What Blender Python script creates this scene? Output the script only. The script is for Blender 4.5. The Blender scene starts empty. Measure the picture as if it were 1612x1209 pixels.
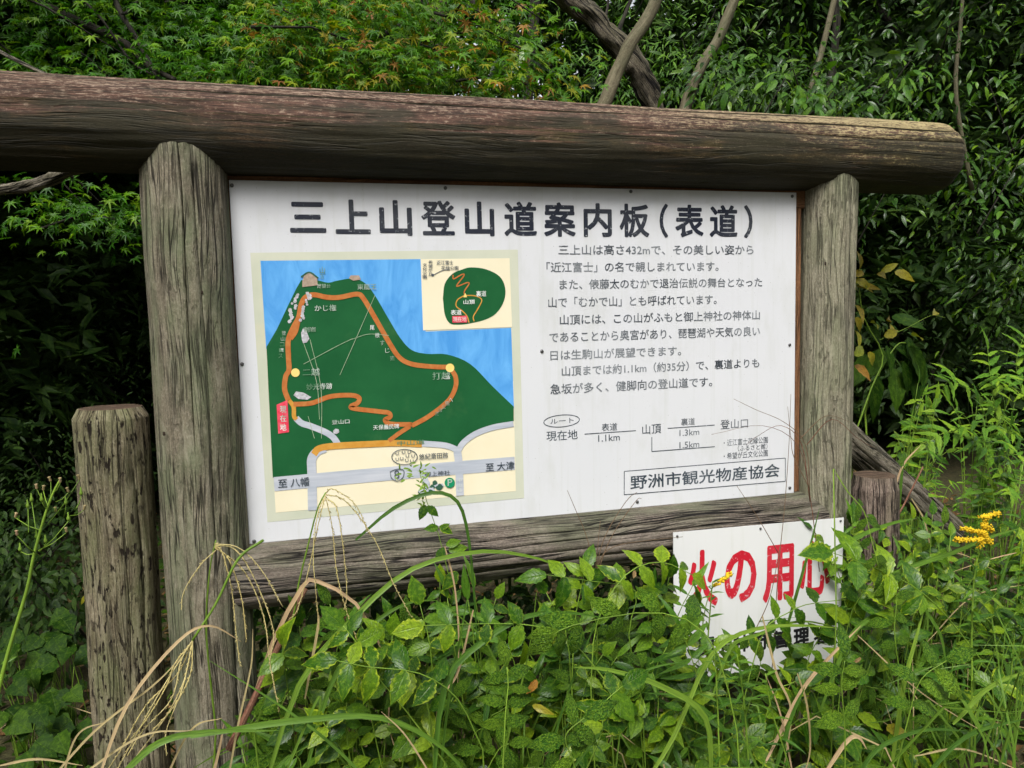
import bpy, math, random
import numpy as np
from mathutils import Vector, Matrix, noise
from mathutils.geometry import tessellate_polygon

S = bpy.context.scene
COL = S.collection
R = math.radians

# ------------------------------------------------------------------ camera
CAMPOS = np.array([0.17225446, -2.29361774, 1.48221106])
RW = np.array([[0.96436, 0.0452, -0.26069], [-0.26355, 0.07741, -0.96153], [-0.02328, 0.99597, 0.08656]])
FPX = 1216.2
cd = bpy.data.cameras.new('camera'); cam = bpy.data.objects.new('camera', cd); COL.objects.link(cam)
M4 = Matrix.Identity(4)
for i in range(3):
    for j in range(3): M4[i][j] = RW[i, j]
    M4[i][3] = CAMPOS[i]
cam.matrix_world = M4
cd.sensor_width = 36; cd.lens = FPX / 1612 * 36; cd.clip_start = 0.05; cd.clip_end = 500
S.camera = cam

# ------------------------------------------------------------------ light
EXPOSURE = 1.13
SUN_E, SUN_AZ = 52, 205          # elevation, compass-like azimuth of the sun (from +Y clockwise)
w = bpy.data.worlds.new('World'); S.world = w; w.use_nodes = True
nt = w.node_tree; nt.nodes.clear()
sky = nt.nodes.new('ShaderNodeTexSky'); sky.sky_type = 'NISHITA'; sky.sun_disc = False
sky.sun_elevation = R(SUN_E); sky.sun_rotation = R(SUN_AZ); sky.dust_density = 4; sky.air_density = 1.0; sky.ozone_density = 1.0
hs = nt.nodes.new('ShaderNodeHueSaturation'); hs.inputs['Saturation'].default_value = 0.2
bg = nt.nodes.new('ShaderNodeBackground'); bg.inputs['Strength'].default_value = 0.115
wo = nt.nodes.new('ShaderNodeOutputWorld')
nt.links.new(sky.outputs[0], hs.inputs['Color']); nt.links.new(hs.outputs[0], bg.inputs[0]); nt.links.new(bg.outputs[0], wo.inputs[0])
sd = bpy.data.lights.new('sun', 'SUN'); sd.energy = 1.5; sd.angle = R(24); sd.color = (1, .97, .92)
so = bpy.data.objects.new('sun', sd); COL.objects.link(so)
az = R(SUN_AZ); el = R(SUN_E)
sdir = Vector((math.sin(az) * math.cos(el), math.cos(az) * math.cos(el), math.sin(el)))
so.rotation_euler = (-sdir).to_track_quat('-Z', 'Y').to_euler()
S.view_settings.view_transform = 'Standard'; S.view_settings.look = 'None'
S.view_settings.exposure = EXPOSURE; S.view_settings.gamma = 1; S.view_settings.use_curve_mapping = False
S.render.engine = 'CYCLES'
S.cycles.max_bounces = 6; S.cycles.transparent_max_bounces = 4

# ------------------------------------------------------------------ helpers
ZO = 0.85                       # the panel's lower edge stands this high
def at(px, py, Y=0.0):
    """world point on the vertical plane y=Y seen at photograph pixel (px, py)"""
    d = RW @ np.array([(px - 806) / FPX, -(py - 604.5) / FPX, -1.0])
    k = (Y - CAMPOS[1]) / d[1]
    return Vector(CAMPOS + k * d)
def proj(p):
    q = RW.T @ (np.array(p) - CAMPOS)
    return 806 + FPX * q[0] / -q[2], 604.5 - FPX * q[1] / -q[2]

def tag(o, label=None, cat=None, group=None, kind=None):
    if label: o['label'] = label
    if cat: o['category'] = cat
    if group: o['group'] = group
    if kind: o['kind'] = kind
    return o
def link(o, parent=None):
    COL.objects.link(o)
    if parent is not None:
        o.parent = parent
        if parent.type == 'EMPTY': o.matrix_parent_inverse = Matrix.Translation(-Vector(parent.location))
    return o
def empty(name, loc, label, cat, group=None):
    o = bpy.data.objects.new(name, None); o.location = loc; o.empty_display_size = .1; COL.objects.link(o)
    return tag(o, label, cat, group)
def mesh_obj(name, verts, faces, mat, parent=None, uvs=None, smooth=True, mat_idx=None):
    me = bpy.data.meshes.new(name)
    me.from_pydata([tuple(v) for v in verts], [], faces)
    for m in (mat if isinstance(mat, (list, tuple)) else [mat]): me.materials.append(m)
    if uvs is not None:
        ul = me.uv_layers.new(name='UVMap')
        li = np.empty(len(me.loops), dtype=np.int32); me.loops.foreach_get('vertex_index', li)
        ul.data.foreach_set('uv', np.asarray(uvs, dtype=np.float32)[li].ravel())
    if mat_idx is not None: me.polygons.foreach_set('material_index', mat_idx)
    me.polygons.foreach_set('use_smooth', [smooth] * len(me.polygons))
    me.update()
    return link(bpy.data.objects.new(name, me), parent)
class MB:
    def __init__(s): s.v = []; s.f = []; s.uv = []; s.mi = []
    def add(s, v, f, uv=None, mi=0):
        n = len(s.v); s.v += [tuple(a) for a in v]; s.f += [tuple(i + n for i in q) for q in f]
        s.uv += uv if uv is not None else [(0, 0)] * len(v); s.mi += [mi] * len(f)
    def tube(s, pts, radii, sides=6, mi=0):
        pts = [Vector(p) for p in pts]
        if not isinstance(radii, (list, tuple)): radii = [radii] * len(pts)
        v = []; uv = []; f = []; L = 0; N = None
        for i, p in enumerate(pts):
            t = (pts[min(i + 1, len(pts) - 1)] - pts[max(i - 1, 0)]).normalized()
            if N is None:
                N = t.orthogonal().normalized()
            else: N = (N - t * N.dot(t)); N = N.normalized() if N.length > 1e-6 else t.orthogonal().normalized()
            B = t.cross(N)
            if i: L += (p - pts[i - 1]).length
            for k in range(sides):
                a = 2 * math.pi * k / sides
                v.append(p + (N * math.cos(a) + B * math.sin(a)) * radii[i]); uv.append((k / sides * radii[0] * 6.28, L))
        for i in range(len(pts) - 1):
            for k in range(sides):
                a = i * sides + k; b = i * sides + (k + 1) % sides
                f.append((a, b, b + sides, a + sides))
        f.append(tuple(range(sides))[::-1]); f.append(tuple((len(pts) - 1) * sides + k for k in range(sides)))
        s.add(v, f, uv, mi)
    def blade(s, pts, width, fold=.25, up=Vector((0, -1, .4)), mi=0):
        """a grass blade: folded ribbon along pts, tapering"""
        pts = [Vector(p) for p in pts]; n = len(pts); v = []; uv = []; f = []
        for i, p in enumerate(pts):
            t = (pts[min(i + 1, n - 1)] - pts[max(i - 1, 0)]).normalized()
            side = t.cross(up)
            side = side.normalized() if side.length > 1e-5 else Vector((1, 0, 0))
            nn = side.cross(t)
            u = i / (n - 1); ww = width * .5 * min(1, (u * 3 + .45)) * (1 - u ** 3) + .0004
            v += [p - side * ww + nn * ww * fold, p, p + side * ww + nn * ww * fold]
            uv += [(u, 0), (u, .5), (u, 1)]
            if i:
                a = (i - 1) * 3
                f += [(a, a + 1, a + 4, a + 3), (a + 1, a + 2, a + 5, a + 4)]
        s.add(v, f, uv, mi)
    def build(s, name, mat, parent=None, smooth=True):
        return mesh_obj(name, s.v, s.f, mat, parent, s.uv, smooth, s.mi)
def spline(P, n=16):
    """Catmull-Rom through points, any dimension"""
    P = [np.array(p, float) for p in P]
    if len(P) == 2: return [P[0] + (P[1] - P[0]) * i / n for i in range(n + 1)]
    Q = [2 * P[0] - P[1]] + P + [2 * P[-1] - P[-2]]; out = []
    seg = max(2, n // (len(P) - 1))
    for i in range(1, len(Q) - 2):
        for k in range(seg):
            t = k / seg
            out.append(.5 * (2 * Q[i] + (Q[i + 1] - Q[i - 1]) * t + (2 * Q[i - 1] - 5 * Q[i] + 4 * Q[i + 1] - Q[i + 2]) * t * t + (3 * Q[i] - Q[i - 1] - 3 * Q[i + 1] + Q[i + 2]) * t ** 3))
    out.append(P[-1]); return out
def wspl(pxs, Y, n=14):
    """world curve through photograph pixels; Y one depth or (first, last)"""
    if not isinstance(Y, (tuple, list)): Y = (Y, Y)
    W = [at(p[0], p[1], Y[0] + (Y[1] - Y[0]) * i / (len(pxs) - 1)) for i, p in enumerate(pxs)]
    return [Vector(q) for q in spline(W, n)]

# ------------------------------------------------------------------ materials
class NT:
    def __init__(s, name, rough=.7, spec=.3):
        s.m = bpy.data.materials.new(name); s.m.use_nodes = True; s.t = s.m.node_tree
        s.b = s.t.nodes['Principled BSDF']; s.b.inputs['Roughness'].default_value = rough
        s.b.inputs['Specular IOR Level'].default_value = spec
        s.out = s.t.nodes['Material Output']
    def n(s, typ, **kw):
        x = s.t.nodes.new(typ)
        for k, v in kw.items():
            if k in x.inputs: x.inputs[k].default_value = v
            else: setattr(x, k, v)
        return x
    def l(s, a, b): s.t.links.new(a, b)
    def uv(s, sx=1, sy=1):
        u = s.n('ShaderNodeUVMap'); m = s.n('ShaderNodeMapping'); m.inputs['Scale'].default_value = (sx, sy, 1); s.l(u.outputs[0], m.inputs[0]); return m.outputs[0]
    def obj(s, sx=1, sy=1, sz=1):
        u = s.n('ShaderNodeTexCoord'); m = s.n('ShaderNodeMapping'); m.inputs['Scale'].default_value = (sx, sy, sz); s.l(u.outputs['Object'], m.inputs[0]); return m.outputs[0]
    def noise(s, vec, scale=5, detail=4, rough=.55, dist=0):
        x = s.n('ShaderNodeTexNoise'); x.inputs['Scale'].default_value = scale; x.inputs['Detail'].default_value = detail
        x.inputs['Roughness'].default_value = rough; x.inputs['Distortion'].default_value = dist; s.l(vec, x.inputs['Vector']); return x.outputs['Fac']
    def ramp(s, fac, stops, interp='LINEAR'):
        x = s.n('ShaderNodeValToRGB'); x.color_ramp.interpolation = interp
        while len(x.color_ramp.elements) < len(stops): x.color_ramp.elements.new(.5)
        for e, (p, c) in zip(x.color_ramp.elements, stops):
            e.position = p; e.color = (*c, 1) if isinstance(c, tuple) else (c, c, c, 1)
        s.l(fac, x.inputs[0]); return x.outputs[0]
    def mix(s, fac, a, b, mode='MIX'):
        x = s.n('ShaderNodeMix', data_type='RGBA', blend_type=mode)
        for inp, val in ((x.inputs[0], fac), (x.inputs[6], a), (x.inputs[7], b)):
            if isinstance(val, (int, float)): inp.default_value = val
            elif isinstance(val, tuple): inp.default_value = (*val, 1)
            else: s.l(val, inp)
        return x.outputs[2]
    def math(s, op, a, b=0, c=None):
        x = s.n('ShaderNodeMath', operation=op)
        for i, val in enumerate((a, b) if c is None else (a, b, c)):
            if isinstance(val, (int, float)): x.inputs[i].default_value = val
            else: s.l(val, x.inputs[i])
        return x.outputs[0]
    def bump(s, h, strength=.4, dist=.01, prev=None):
        x = s.n('ShaderNodeBump'); x.inputs['Strength'].default_value = strength; x.inputs['Distance'].default_value = dist
        s.l(h, x.inputs['Height'])
        if prev is not None: s.l(prev, x.inputs['Normal'])
        s.l(x.outputs[0], s.b.inputs['Normal']); return x.outputs[0]
    def col(s, c):
        if isinstance(c, tuple): s.b.inputs['Base Color'].default_value = (*c, 1)
        else: s.l(c, s.b.inputs['Base Color'])

def plain(name, c, rough=.6, spec=.3, var=.15):
    m = NT(name, rough, spec)
    f = m.noise(m.obj(), 30, 5)
    m.col(m.mix(f, tuple(x * (1 - var) for x in c), tuple(min(1, x * (1 + var)) for x in c)))
    return m.m

def m_mix(a, b, f): return tuple(x * (1 - f) + y * f for x, y in zip(a, b))
def wood(name, base, dark, light, green, green_amt=.5, pits=0.0, crack=.5, top=None, wet=.0, seed=0):
    """weathered round timber; UV.x metres round, UV.y metres along"""
    m = NT(name, .82 - wet, .25)
    uv = m.uv()
    warp = m.noise(m.uv(5, 1.6), 1.0 , 2)
    comb = m.n('ShaderNodeVectorMath', operation='ADD'); m.l(uv, comb.inputs[0])
    wv = m.n('ShaderNodeCombineXYZ'); m.l(m.math('MULTIPLY', m.math('SUBTRACT', warp, .5), .07), wv.inputs[0]); wv.inputs[1].default_value = seed * 3.7; m.l(wv.outputs[0], comb.inputs[1])
    def st(sx, sy):
        mp = m.n('ShaderNodeMapping'); mp.inputs['Scale'].default_value = (sx, sy, 1); m.l(comb.outputs[0], mp.inputs[0]); return mp.outputs[0]
    grain = m.noise(st(120, 4), 1, 6, .62)
    fine = m.noise(st(420, 30), 1, 5, .8)
    speck = m.noise(st(260, 110), 1, 5, .75)
    blot = m.noise(st(9, 3.2), 1, 5, .6)
    blot2 = m.noise(st(26, 9), 1, 5, .7, .5)
    c = m.ramp(grain, [(.25, m_mix(dark, base, .45)), (.5, base), (.75, m_mix(light, base, .4))])
    c = m.mix(m.ramp(fine, [(.38, .0), (.56, 1.0)]), m.mix(.75, c, dark), c)
    c = m.mix(m.ramp(speck, [(.5, .0), (.68, .7)]), c, light)
    c = m.mix(m.ramp(speck, [(.30, .7), (.44, .0)]), c, dark)
    c = m.mix(m.ramp(blot, [(.42, 0.0), (.60, green_amt)]), c, green)
    c = m.mix(m.ramp(blot2, [(.52, 0.0), (.70, .45)]), c, light)
    c = m.mix(m.ramp(m.noise(st(15, 5), 1, 5, .7, .4), [(.52, 0.0), (.66, .5)]), c, dark)
    def lines(fx, fy, w1, w2, g0, g1, gx, gy):
        q = m.noise(st(fx, fy), 1, 2.2, .5)
        cl_ = m.ramp(m.math('ABSOLUTE', m.math('SUBTRACT', q, .5)), [(.0, 1.0), (w1, .8), (w2, 0.0)])
        return m.math('MULTIPLY', cl_, m.ramp(m.noise(st(gx, gy), 1, 2), [(g0, 0.0), (g1, 1.0)]))
    cl = m.math('MAXIMUM', lines(40, 1.2, .008, .02, .42, .52, 12, 2.2), m.math('MULTIPLY', lines(85, 2.4, .012, .035, .46, .56, 20, 4), .8))
    cl = m.math('MINIMUM', m.math('MULTIPLY', cl, crack * 1.7), 1.0)
    c = m.mix(cl, c, tuple(x * .14 for x in dark))
    h = m.math('ADD', m.math('MULTIPLY', grain, .4), m.math('MULTIPLY', fine, .35))
    h = m.math('ADD', h, m.math('MULTIPLY', speck, .3))
    h = m.math('SUBTRACT', h, m.math('MULTIPLY', cl, 1.6))
    if pits:
        pn = m.noise(st(75, 20), 1, 3, .6)
        pm = m.math('MULTIPLY', m.ramp(pn, [(.56, 0.0), (.60, 1.0)]), m.ramp(m.noise(st(10, 4), 1, 2), [(.40, 0.0), (.52, 1.0)]))
        c = m.mix(m.math('MULTIPLY', pm, pits), c, tuple(x * .3 for x in dark))
        h = m.math('SUBTRACT', h, m.math('MULTIPLY', pm, 1.6 * pits))
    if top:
        # pale crust and purple weathering on the rain side, black mildew plus painted-in shade below
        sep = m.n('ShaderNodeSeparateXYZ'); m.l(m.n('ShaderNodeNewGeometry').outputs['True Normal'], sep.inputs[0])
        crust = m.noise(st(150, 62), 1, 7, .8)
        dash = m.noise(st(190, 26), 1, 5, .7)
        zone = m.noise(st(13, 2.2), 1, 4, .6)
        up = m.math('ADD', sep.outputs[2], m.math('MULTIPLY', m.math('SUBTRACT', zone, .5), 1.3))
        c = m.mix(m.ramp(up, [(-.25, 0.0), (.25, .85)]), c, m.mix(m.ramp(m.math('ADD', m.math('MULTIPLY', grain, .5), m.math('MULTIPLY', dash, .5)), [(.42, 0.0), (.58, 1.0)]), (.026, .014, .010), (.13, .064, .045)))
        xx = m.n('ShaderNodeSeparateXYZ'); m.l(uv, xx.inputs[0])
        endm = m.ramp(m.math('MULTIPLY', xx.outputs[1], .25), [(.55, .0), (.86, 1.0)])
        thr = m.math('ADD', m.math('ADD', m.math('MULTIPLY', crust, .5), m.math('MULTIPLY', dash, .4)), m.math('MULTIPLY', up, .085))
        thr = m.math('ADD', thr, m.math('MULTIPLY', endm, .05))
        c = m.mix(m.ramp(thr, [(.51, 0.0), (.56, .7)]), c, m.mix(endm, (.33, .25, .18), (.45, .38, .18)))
        mil_shade = m.noise(st(10, 3.2), 1, 6, .7)
        dz = m.math('SUBTRACT', mil_shade, m.math('MULTIPLY', up, .2))
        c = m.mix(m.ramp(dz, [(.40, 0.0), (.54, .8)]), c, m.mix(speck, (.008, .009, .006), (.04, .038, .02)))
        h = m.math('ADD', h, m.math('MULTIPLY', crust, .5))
    m.col(c); m.bump(h, .75, .006)
    return m.m

W_POST = wood('weathered_post_wood', (.205, .178, .125), (.065, .055, .036), (.38, .345, .265), (.12, .155, .078), .6, pits=.25, crack=.55, seed=1)
W_POST2 = wood('weathered_post_wood_pale', (.26, .24, .17), (.10, .088, .056), (.43, .40, .30), (.17, .2, .105), .45, pits=.45, crack=.4, seed=2)
W_STUMP = wood('rotted_post_wood', (.20, .168, .105), (.055, .038, .022), (.38, .34, .24), (.12, .15, .055), .5, pits=1.0, crack=.4, seed=3)
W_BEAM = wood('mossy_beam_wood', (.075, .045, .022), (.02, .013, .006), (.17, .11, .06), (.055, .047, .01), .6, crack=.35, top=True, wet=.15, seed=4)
W_LOW = wood('wet_log_wood', (.15, .122, .098), (.042, .034, .027), (.30, .26, .215), (.095, .11, .06), .6, crack=.75, wet=.1, seed=5)
W_STUMP2 = wood('purple_post_wood', (.20, .15, .12), (.06, .042, .034), (.38, .31, .25), (.14, .13, .07), .4, pits=.6, crack=.7, seed=13)
W_END = wood('end_grain_wood', (.12, .075, .05), (.05, .03, .02), (.2, .14, .1), (.07, .06, .03), .3, crack=.5, seed=6)
W_BARE = wood('brown_batten_wood', (.21, .095, .04), (.09, .04, .02), (.32, .17, .08), (.12, .07, .03), .3, crack=.4, seed=7)
W_RAIL = wood('grey_rotten_timber', (.2, .17, .13), (.05, .04, .03), (.42, .38, .31), (.12, .12, .07), .4, crack=1.0, pits=.6, seed=8)
W_BARK = wood('tree_bark', (.13, .105, .07), (.04, .032, .022), (.26, .22, .16), (.08, .09, .045), .5, crack=.5, seed=9)
W_BARKP = wood('pale_smooth_bark', (.115, .095, .055), (.05, .042, .026), (.22, .2, .13), (.08, .095, .045), .4, crack=.1, seed=10)
W_BARKD = wood('dark_bark', (.022, .018, .013), (.008, .006, .005), (.05, .042, .03), (.02, .024, .012), .4, crack=.6, seed=11)

def leafmat(name, cols, tip=None, tipamt=.0, vein=(.16, .27, .04), veinamt=.3, rough=.33, bumpy=0, trans=.3, spec=.28, damage=0.0):
    """cols: list of (pos, colour) over the per-leaf random value"""
    m = NT(name, rough, spec)
    oi = m.n('ShaderNodeObjectInfo'); at_ = m.n('ShaderNodeAttribute', attribute_name='rnd')
    r = m.math('FRACT', m.math('ADD', oi.outputs['Random'], at_.outputs['Fac']))
    c = m.ramp(r, cols)
    uvn = m.n('ShaderNodeUVMap'); sp = m.n('ShaderNodeSeparateXYZ'); m.l(uvn.outputs[0], sp.inputs[0])
    s = m.math('ABSOLUTE', m.math('SUBTRACT', sp.outputs[1], .5))     # 0 at the midrib, .5 at the edge
    if veinamt:
        ph = m.math('FRACT', m.math('MULTIPLY', m.math('SUBTRACT', sp.outputs[0], m.math('MULTIPLY', s, .55)), 8))
        vl = m.ramp(m.math('ABSOLUTE', m.math('SUBTRACT', ph, .5)), [(.0, 1.0), (.13, 0.0)])
        mid = m.ramp(s, [(.0, 1.0), (.045, 0.0)])
        vv = m.math('MAXIMUM', mid, m.math('MULTIPLY', vl, .55))
        c = m.mix(m.math('MULTIPLY', vv, veinamt), c, vein)
        m.bump(m.math('MULTIPLY', vv, -1), .5, .002)
    luv = m.n('ShaderNodeCombineXYZ'); m.l(m.math('ADD', m.math('MULTIPLY', sp.outputs[0], 1.7), m.math('MULTIPLY', r, 40)), luv.inputs[0]); m.l(sp.outputs[1], luv.inputs[1])
    nn = m.noise(luv.outputs[0], 4, 4, .65); n2 = m.noise(luv.outputs[0], 15, 3, .7)
    c = m.mix(m.ramp(nn, [(.38, .6), (.6, .0)]), c, m.mix(.65, c, (.0, .01, .0)))
    c = m.mix(m.ramp(nn, [(.5, .0), (.68, .35)]), c, m.mix(1.0, c, (1.0, .9, .3), 'ADD') if False else m.mix(.5, c, tip or (.2, .3, .02)))
    if veinamt: c = m.mix(m.ramp(n2, [(.4, .5), (.52, .0)]), c, m.mix(.6, c, (.0, .01, .0)))
    if tipamt:
        ef = m.ramp(m.math('ADD', s, m.math('MULTIPLY', m.math('SUBTRACT', nn, .5), 1.1)), [(.32, 0.0), (.62, tipamt)])
        gate = m.ramp(m.math('FRACT', m.math('MULTIPLY', r, 7.3)), [(.60, 0.0), (.85, 1.0)])
        c = m.mix(m.math('MULTIPLY', ef, gate), c, tip)
        brown = m.ramp(n2, [(.66, 0.0), (.7, .8)]); c = m.mix(brown, c, (.12, .07, .02))
    if bumpy:
        vx = m.n('ShaderNodeTexVoronoi'); vx.inputs['Scale'].default_value = 11; dv_ = m.n('ShaderNodeVectorMath', operation='ADD'); m.l(luv.outputs[0], dv_.inputs[0]); dn = m.n('ShaderNodeTexNoise'); dn.inputs['Scale'].default_value = 9; m.l(luv.outputs[0], dn.inputs['Vector']); ds = m.n('ShaderNodeVectorMath', operation='SCALE'); ds.inputs['Scale'].default_value = .16; m.l(dn.outputs['Color'], ds.inputs[0]); m.l(ds.outputs[0], dv_.inputs[1]); m.l(dv_.outputs[0], vx.inputs['Vector'])
        c = m.mix(m.ramp(vx.outputs['Distance'], [(.10, .65), (.65, 0.0)]), c, (.26, .42, .03))
        c = m.mix(m.ramp(vx.outputs['Distance'], [(.55, .0), (.85, .55)]), c, (.02, .07, .008))
        m.bump(m.math('MULTIPLY', vx.outputs['Distance'], -1), 1.0, .006)
    m.col(c)
    tr = m.n('ShaderNodeBsdfTranslucent'); m.l(m.mix(1.0, c, (.9, 1.0, .35), 'MULTIPLY'), tr.inputs[0])
    mx = m.n('ShaderNodeMixShader'); mx.inputs[0].default_value = trans
    m.l(m.b.outputs[0], mx.inputs[1]); m.l(tr.outputs[0], mx.inputs[2]); m.l(mx.outputs[0], m.out.inputs[0])
    return m.m
L_WEED = leafmat('weed_leaf', [(0, (.024, .09, .006)), (.4, (.055, .16, .008)), (.75, (.13, .26, .010)), (1, (.26, .40, .014))], (.42, .50, .025), .85)
L_BUMP = leafmat('puckered_leaf', [(0, (.05, .16, .012)), (.6, (.09, .23, .014)), (1, (.16, .31, .016))], bumpy=1, veinamt=.1, rough=.45)
L_LANCE = leafmat('lance_leaf', [(0, (.038, .125, .012)), (.5, (.075, .20, .016)), (1, (.15, .31, .022))], veinamt=.3)
L_FERN = leafmat('mugwort_leaf', [(0, (.07, .21, .010)), (.5, (.15, .33, .014)), (1, (.28, .45, .02))], veinamt=.2, rough=.5)
L_CREEP = leafmat('creeper_leaf', [(0, (.012, .042, .003)), (.6, (.024, .07, .004)), (1, (.05, .115, .006))], veinamt=.2, rough=.55, spec=.1)
L_YEL = leafmat('yellow_leaf', [(0, (.42, .40, .03)), (.4, (.36, .26, .02)), (.7, (.2, .3, .03)), (1, (.45, .2, .04))], veinamt=.2)
L_BROWN = leafmat('dry_brown_leaf', [(0, (.16, .07, .03)), (.6, (.3, .15, .06)), (1, (.4, .26, .12))], veinamt=.2, rough=.7)
L_MAPLE = leafmat('maple_leaf', [(0, (.02, .09, .004)), (.45, (.045, .17, .005)), (.8, (.10, .26, .006)), (1, (.2, .36, .010))], veinamt=0, rough=.42, trans=.4)
L_MAPLET = leafmat('turning_maple_leaf', [(0, (.035, .13, .005)), (.45, (.08, .23, .006)), (.75, (.17, .32, .008)), (.88, (.28, .32, .012)), (.95, (.36, .2, .02)), (1, (.32, .13, .05))], veinamt=0, rough=.45, trans=.4)
L_BUSH = leafmat('glossy_bush_leaf', [(0, (.012, .045, .004)), (.5, (.026, .085, .006)), (.85, (.065, .16, .009)), (1, (.17, .31, .014))], veinamt=.15, rough=.26, trans=.3, spec=.4)
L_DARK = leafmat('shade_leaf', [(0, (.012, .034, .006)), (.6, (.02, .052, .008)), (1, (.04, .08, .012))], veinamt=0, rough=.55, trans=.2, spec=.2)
G_BLADE = leafmat('green_grass_blade', [(0, (.045, .12, .016)), (.5, (.095, .205, .024)), (1, (.22, .35, .04))], veinamt=0, rough=.42, trans=.25)
G_DRY = leafmat('dry_straw', [(0, (.38, .29, .14)), (.5, (.5, .40, .2)), (1, (.55, .36, .22))], veinamt=0, rough=.65, trans=.15)
G_SEED = leafmat('seed_head', [(0, (.55, .44, .17)), (1, (.65, .55, .25))], veinamt=0, rough=.7, trans=.1)
G_STEM = leafmat('green_stem', [(0, (.12, .22, .02)), (1, (.22, .36, .04))], veinamt=0, rough=.5, trans=.05)
G_RED = wood('red_brown_stalk', (.2, .075, .05), (.08, .03, .02), (.34, .2, .13), (.14, .1, .04), .3, crack=.3, seed=14)
G_TWIG = plain('thin_brown_stem', (.14, .09, .05), .7)
G_GOLD = plain('goldenrod_yellow', (.62, .42, .012), .8, var=.45)
STEEL = plain('screw_steel', (.12, .12, .12), .4); STEEL.node_tree.nodes['Principled BSDF'].inputs['Metallic'].default_value = .7

# ------------------------------------------------------------------ leaf shapes (length 1 along +X, normal +Z)
def leaf_shape(width=.5, n=7, fold=.18, curl=.18, serr=.05, power=.85, tipp=1.0, base=0.0, twist=0):
    v = []; uv = []; f = []
    for i in range(n + 1):
        t = i / n
        hw = width * .5 * (math.sin(math.pi * t ** power) ** tipp) + (base * (1 - t) if t < .15 else 0)
        if 0 < i < n: hw *= 1 + serr * (1 if i % 2 else -1)
        z = -curl * t * t
        a = twist * t
        ex = -serr * .5 if i % 2 else 0
        v += [(t + ex, hw * math.cos(a), z + abs(hw) * fold * 2 + hw * math.sin(a)), (t, 0, z), (t + ex, -hw * math.cos(a), z + abs(hw) * fold * 2 - hw * math.sin(a))]
        uv += [(t, 1), (t, .5), (t, 0)]
        if i:
            a0 = (i - 1) * 3; f += [(a0, a0 + 1, a0 + 4, a0 + 3), (a0 + 1, a0 + 2, a0 + 5, a0 + 4)]
    return v, f, uv
def serrate_leaf(width=.55, n=12, fold=.15, curl=.2, power=.8):
    return leaf_shape(width, n, fold, curl, .07, power)
def maple_shape(seed=0):
    rr = random.Random(seed)
    tips = [(-125, .45), (-85, .72), (-42, .92), (0, 1.05), (42, .92), (85, .72), (125, .45)]
    v = [(0, 0, 0)]; uv = [(.5, .5)]; f = []
    ring = []
    for i, (a, l) in enumerate(tips):
        a += rr.uniform(-5, 5); l *= rr.uniform(.9, 1.06)
        dz = -.22 * l * l + rr.uniform(-.05, .05)
        for da, lk, z in ((-10, .52, .03), (0, 1, dz), (10, .52, .03)):
            ring.append((l * lk * math.cos(R(a + da)), l * lk * math.sin(R(a + da)), z))
        if i < len(tips) - 1:
            m = (a + tips[i + 1][0]) / 2
            ring.append((.27 * math.cos(R(m)), .27 * math.sin(R(m)), -.02))
    v += ring; uv += [(p[0] * .5 + .5, p[1] * .5 + .5) for p in ring]
    for i in range(1, len(ring)): f.append((0, i, i + 1))
    return v, f, uv
def diamond():
    return [(0, 0, 0), (.45, .2, .06), (1, 0, -.12), (.45, -.2, .06)], [(0, 3, 2), (0, 2, 1)], [(0, .5), (.5, 1), (1, .5), (.5, 0)]
def cluster(seed, k=5, w=.3):
    """a twig tip of k small leaves as one shape"""
    rr = random.Random(seed); V = []; F = []; U = []
    for j in range(k):
        a = rr.uniform(-1.9, 1.9); off = Vector((rr.uniform(0, .45), 0, 0)); l = rr.uniform(.45, .7)
        m = Matrix.Translation(off) @ Matrix.Rotation(a, 4, 'Z') @ Matrix.Rotation(rr.uniform(-.5, .5), 4, 'Y') @ Matrix.Rotation(rr.uniform(-.6, .6), 4, 'X') @ Matrix.Scale(l, 4)
        pts = [(0, 0, 0), (.35, w / 2, .05), (1, 0, -.1), (.35, -w / 2, .05)]
        n = len(V); V += [tuple(m @ Vector(p)) for p in pts]; F += [(n, n + 3, n + 2), (n, n + 2, n + 1)]; U += [(0, .5), (.5, 1), (1, .5), (.5, 0)]
    return V, F, U
def shape_mesh(name, shp, mat):
    me = bpy.data.meshes.new(name); v, f, uv = shp
    me.from_pydata(v, [], f); me.materials.append(mat)
    ul = me.uv_layers.new(name='UVMap'); li = [l.vertex_index for l in me.loops]
    ul.data.foreach_set('uv', np.array(uv, dtype=np.float32)[li].ravel())
    me.polygons.foreach_set('use_smooth', [True] * len(me.polygons)); me.update(); return me
def frames(pos, xdir, nrm, size):
    """numpy: N transforms (3x3 scaled, translation) with X along xdir and Z near nrm"""
    X = xdir / np.linalg.norm(xdir, axis=1, keepdims=True)
    Y = np.cross(nrm, X); Y /= np.linalg.norm(Y, axis=1, keepdims=True) + 1e-9
    Z = np.cross(X, Y)
    return np.stack([X, Y, Z], 2) * size[:, None, None], pos
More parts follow.
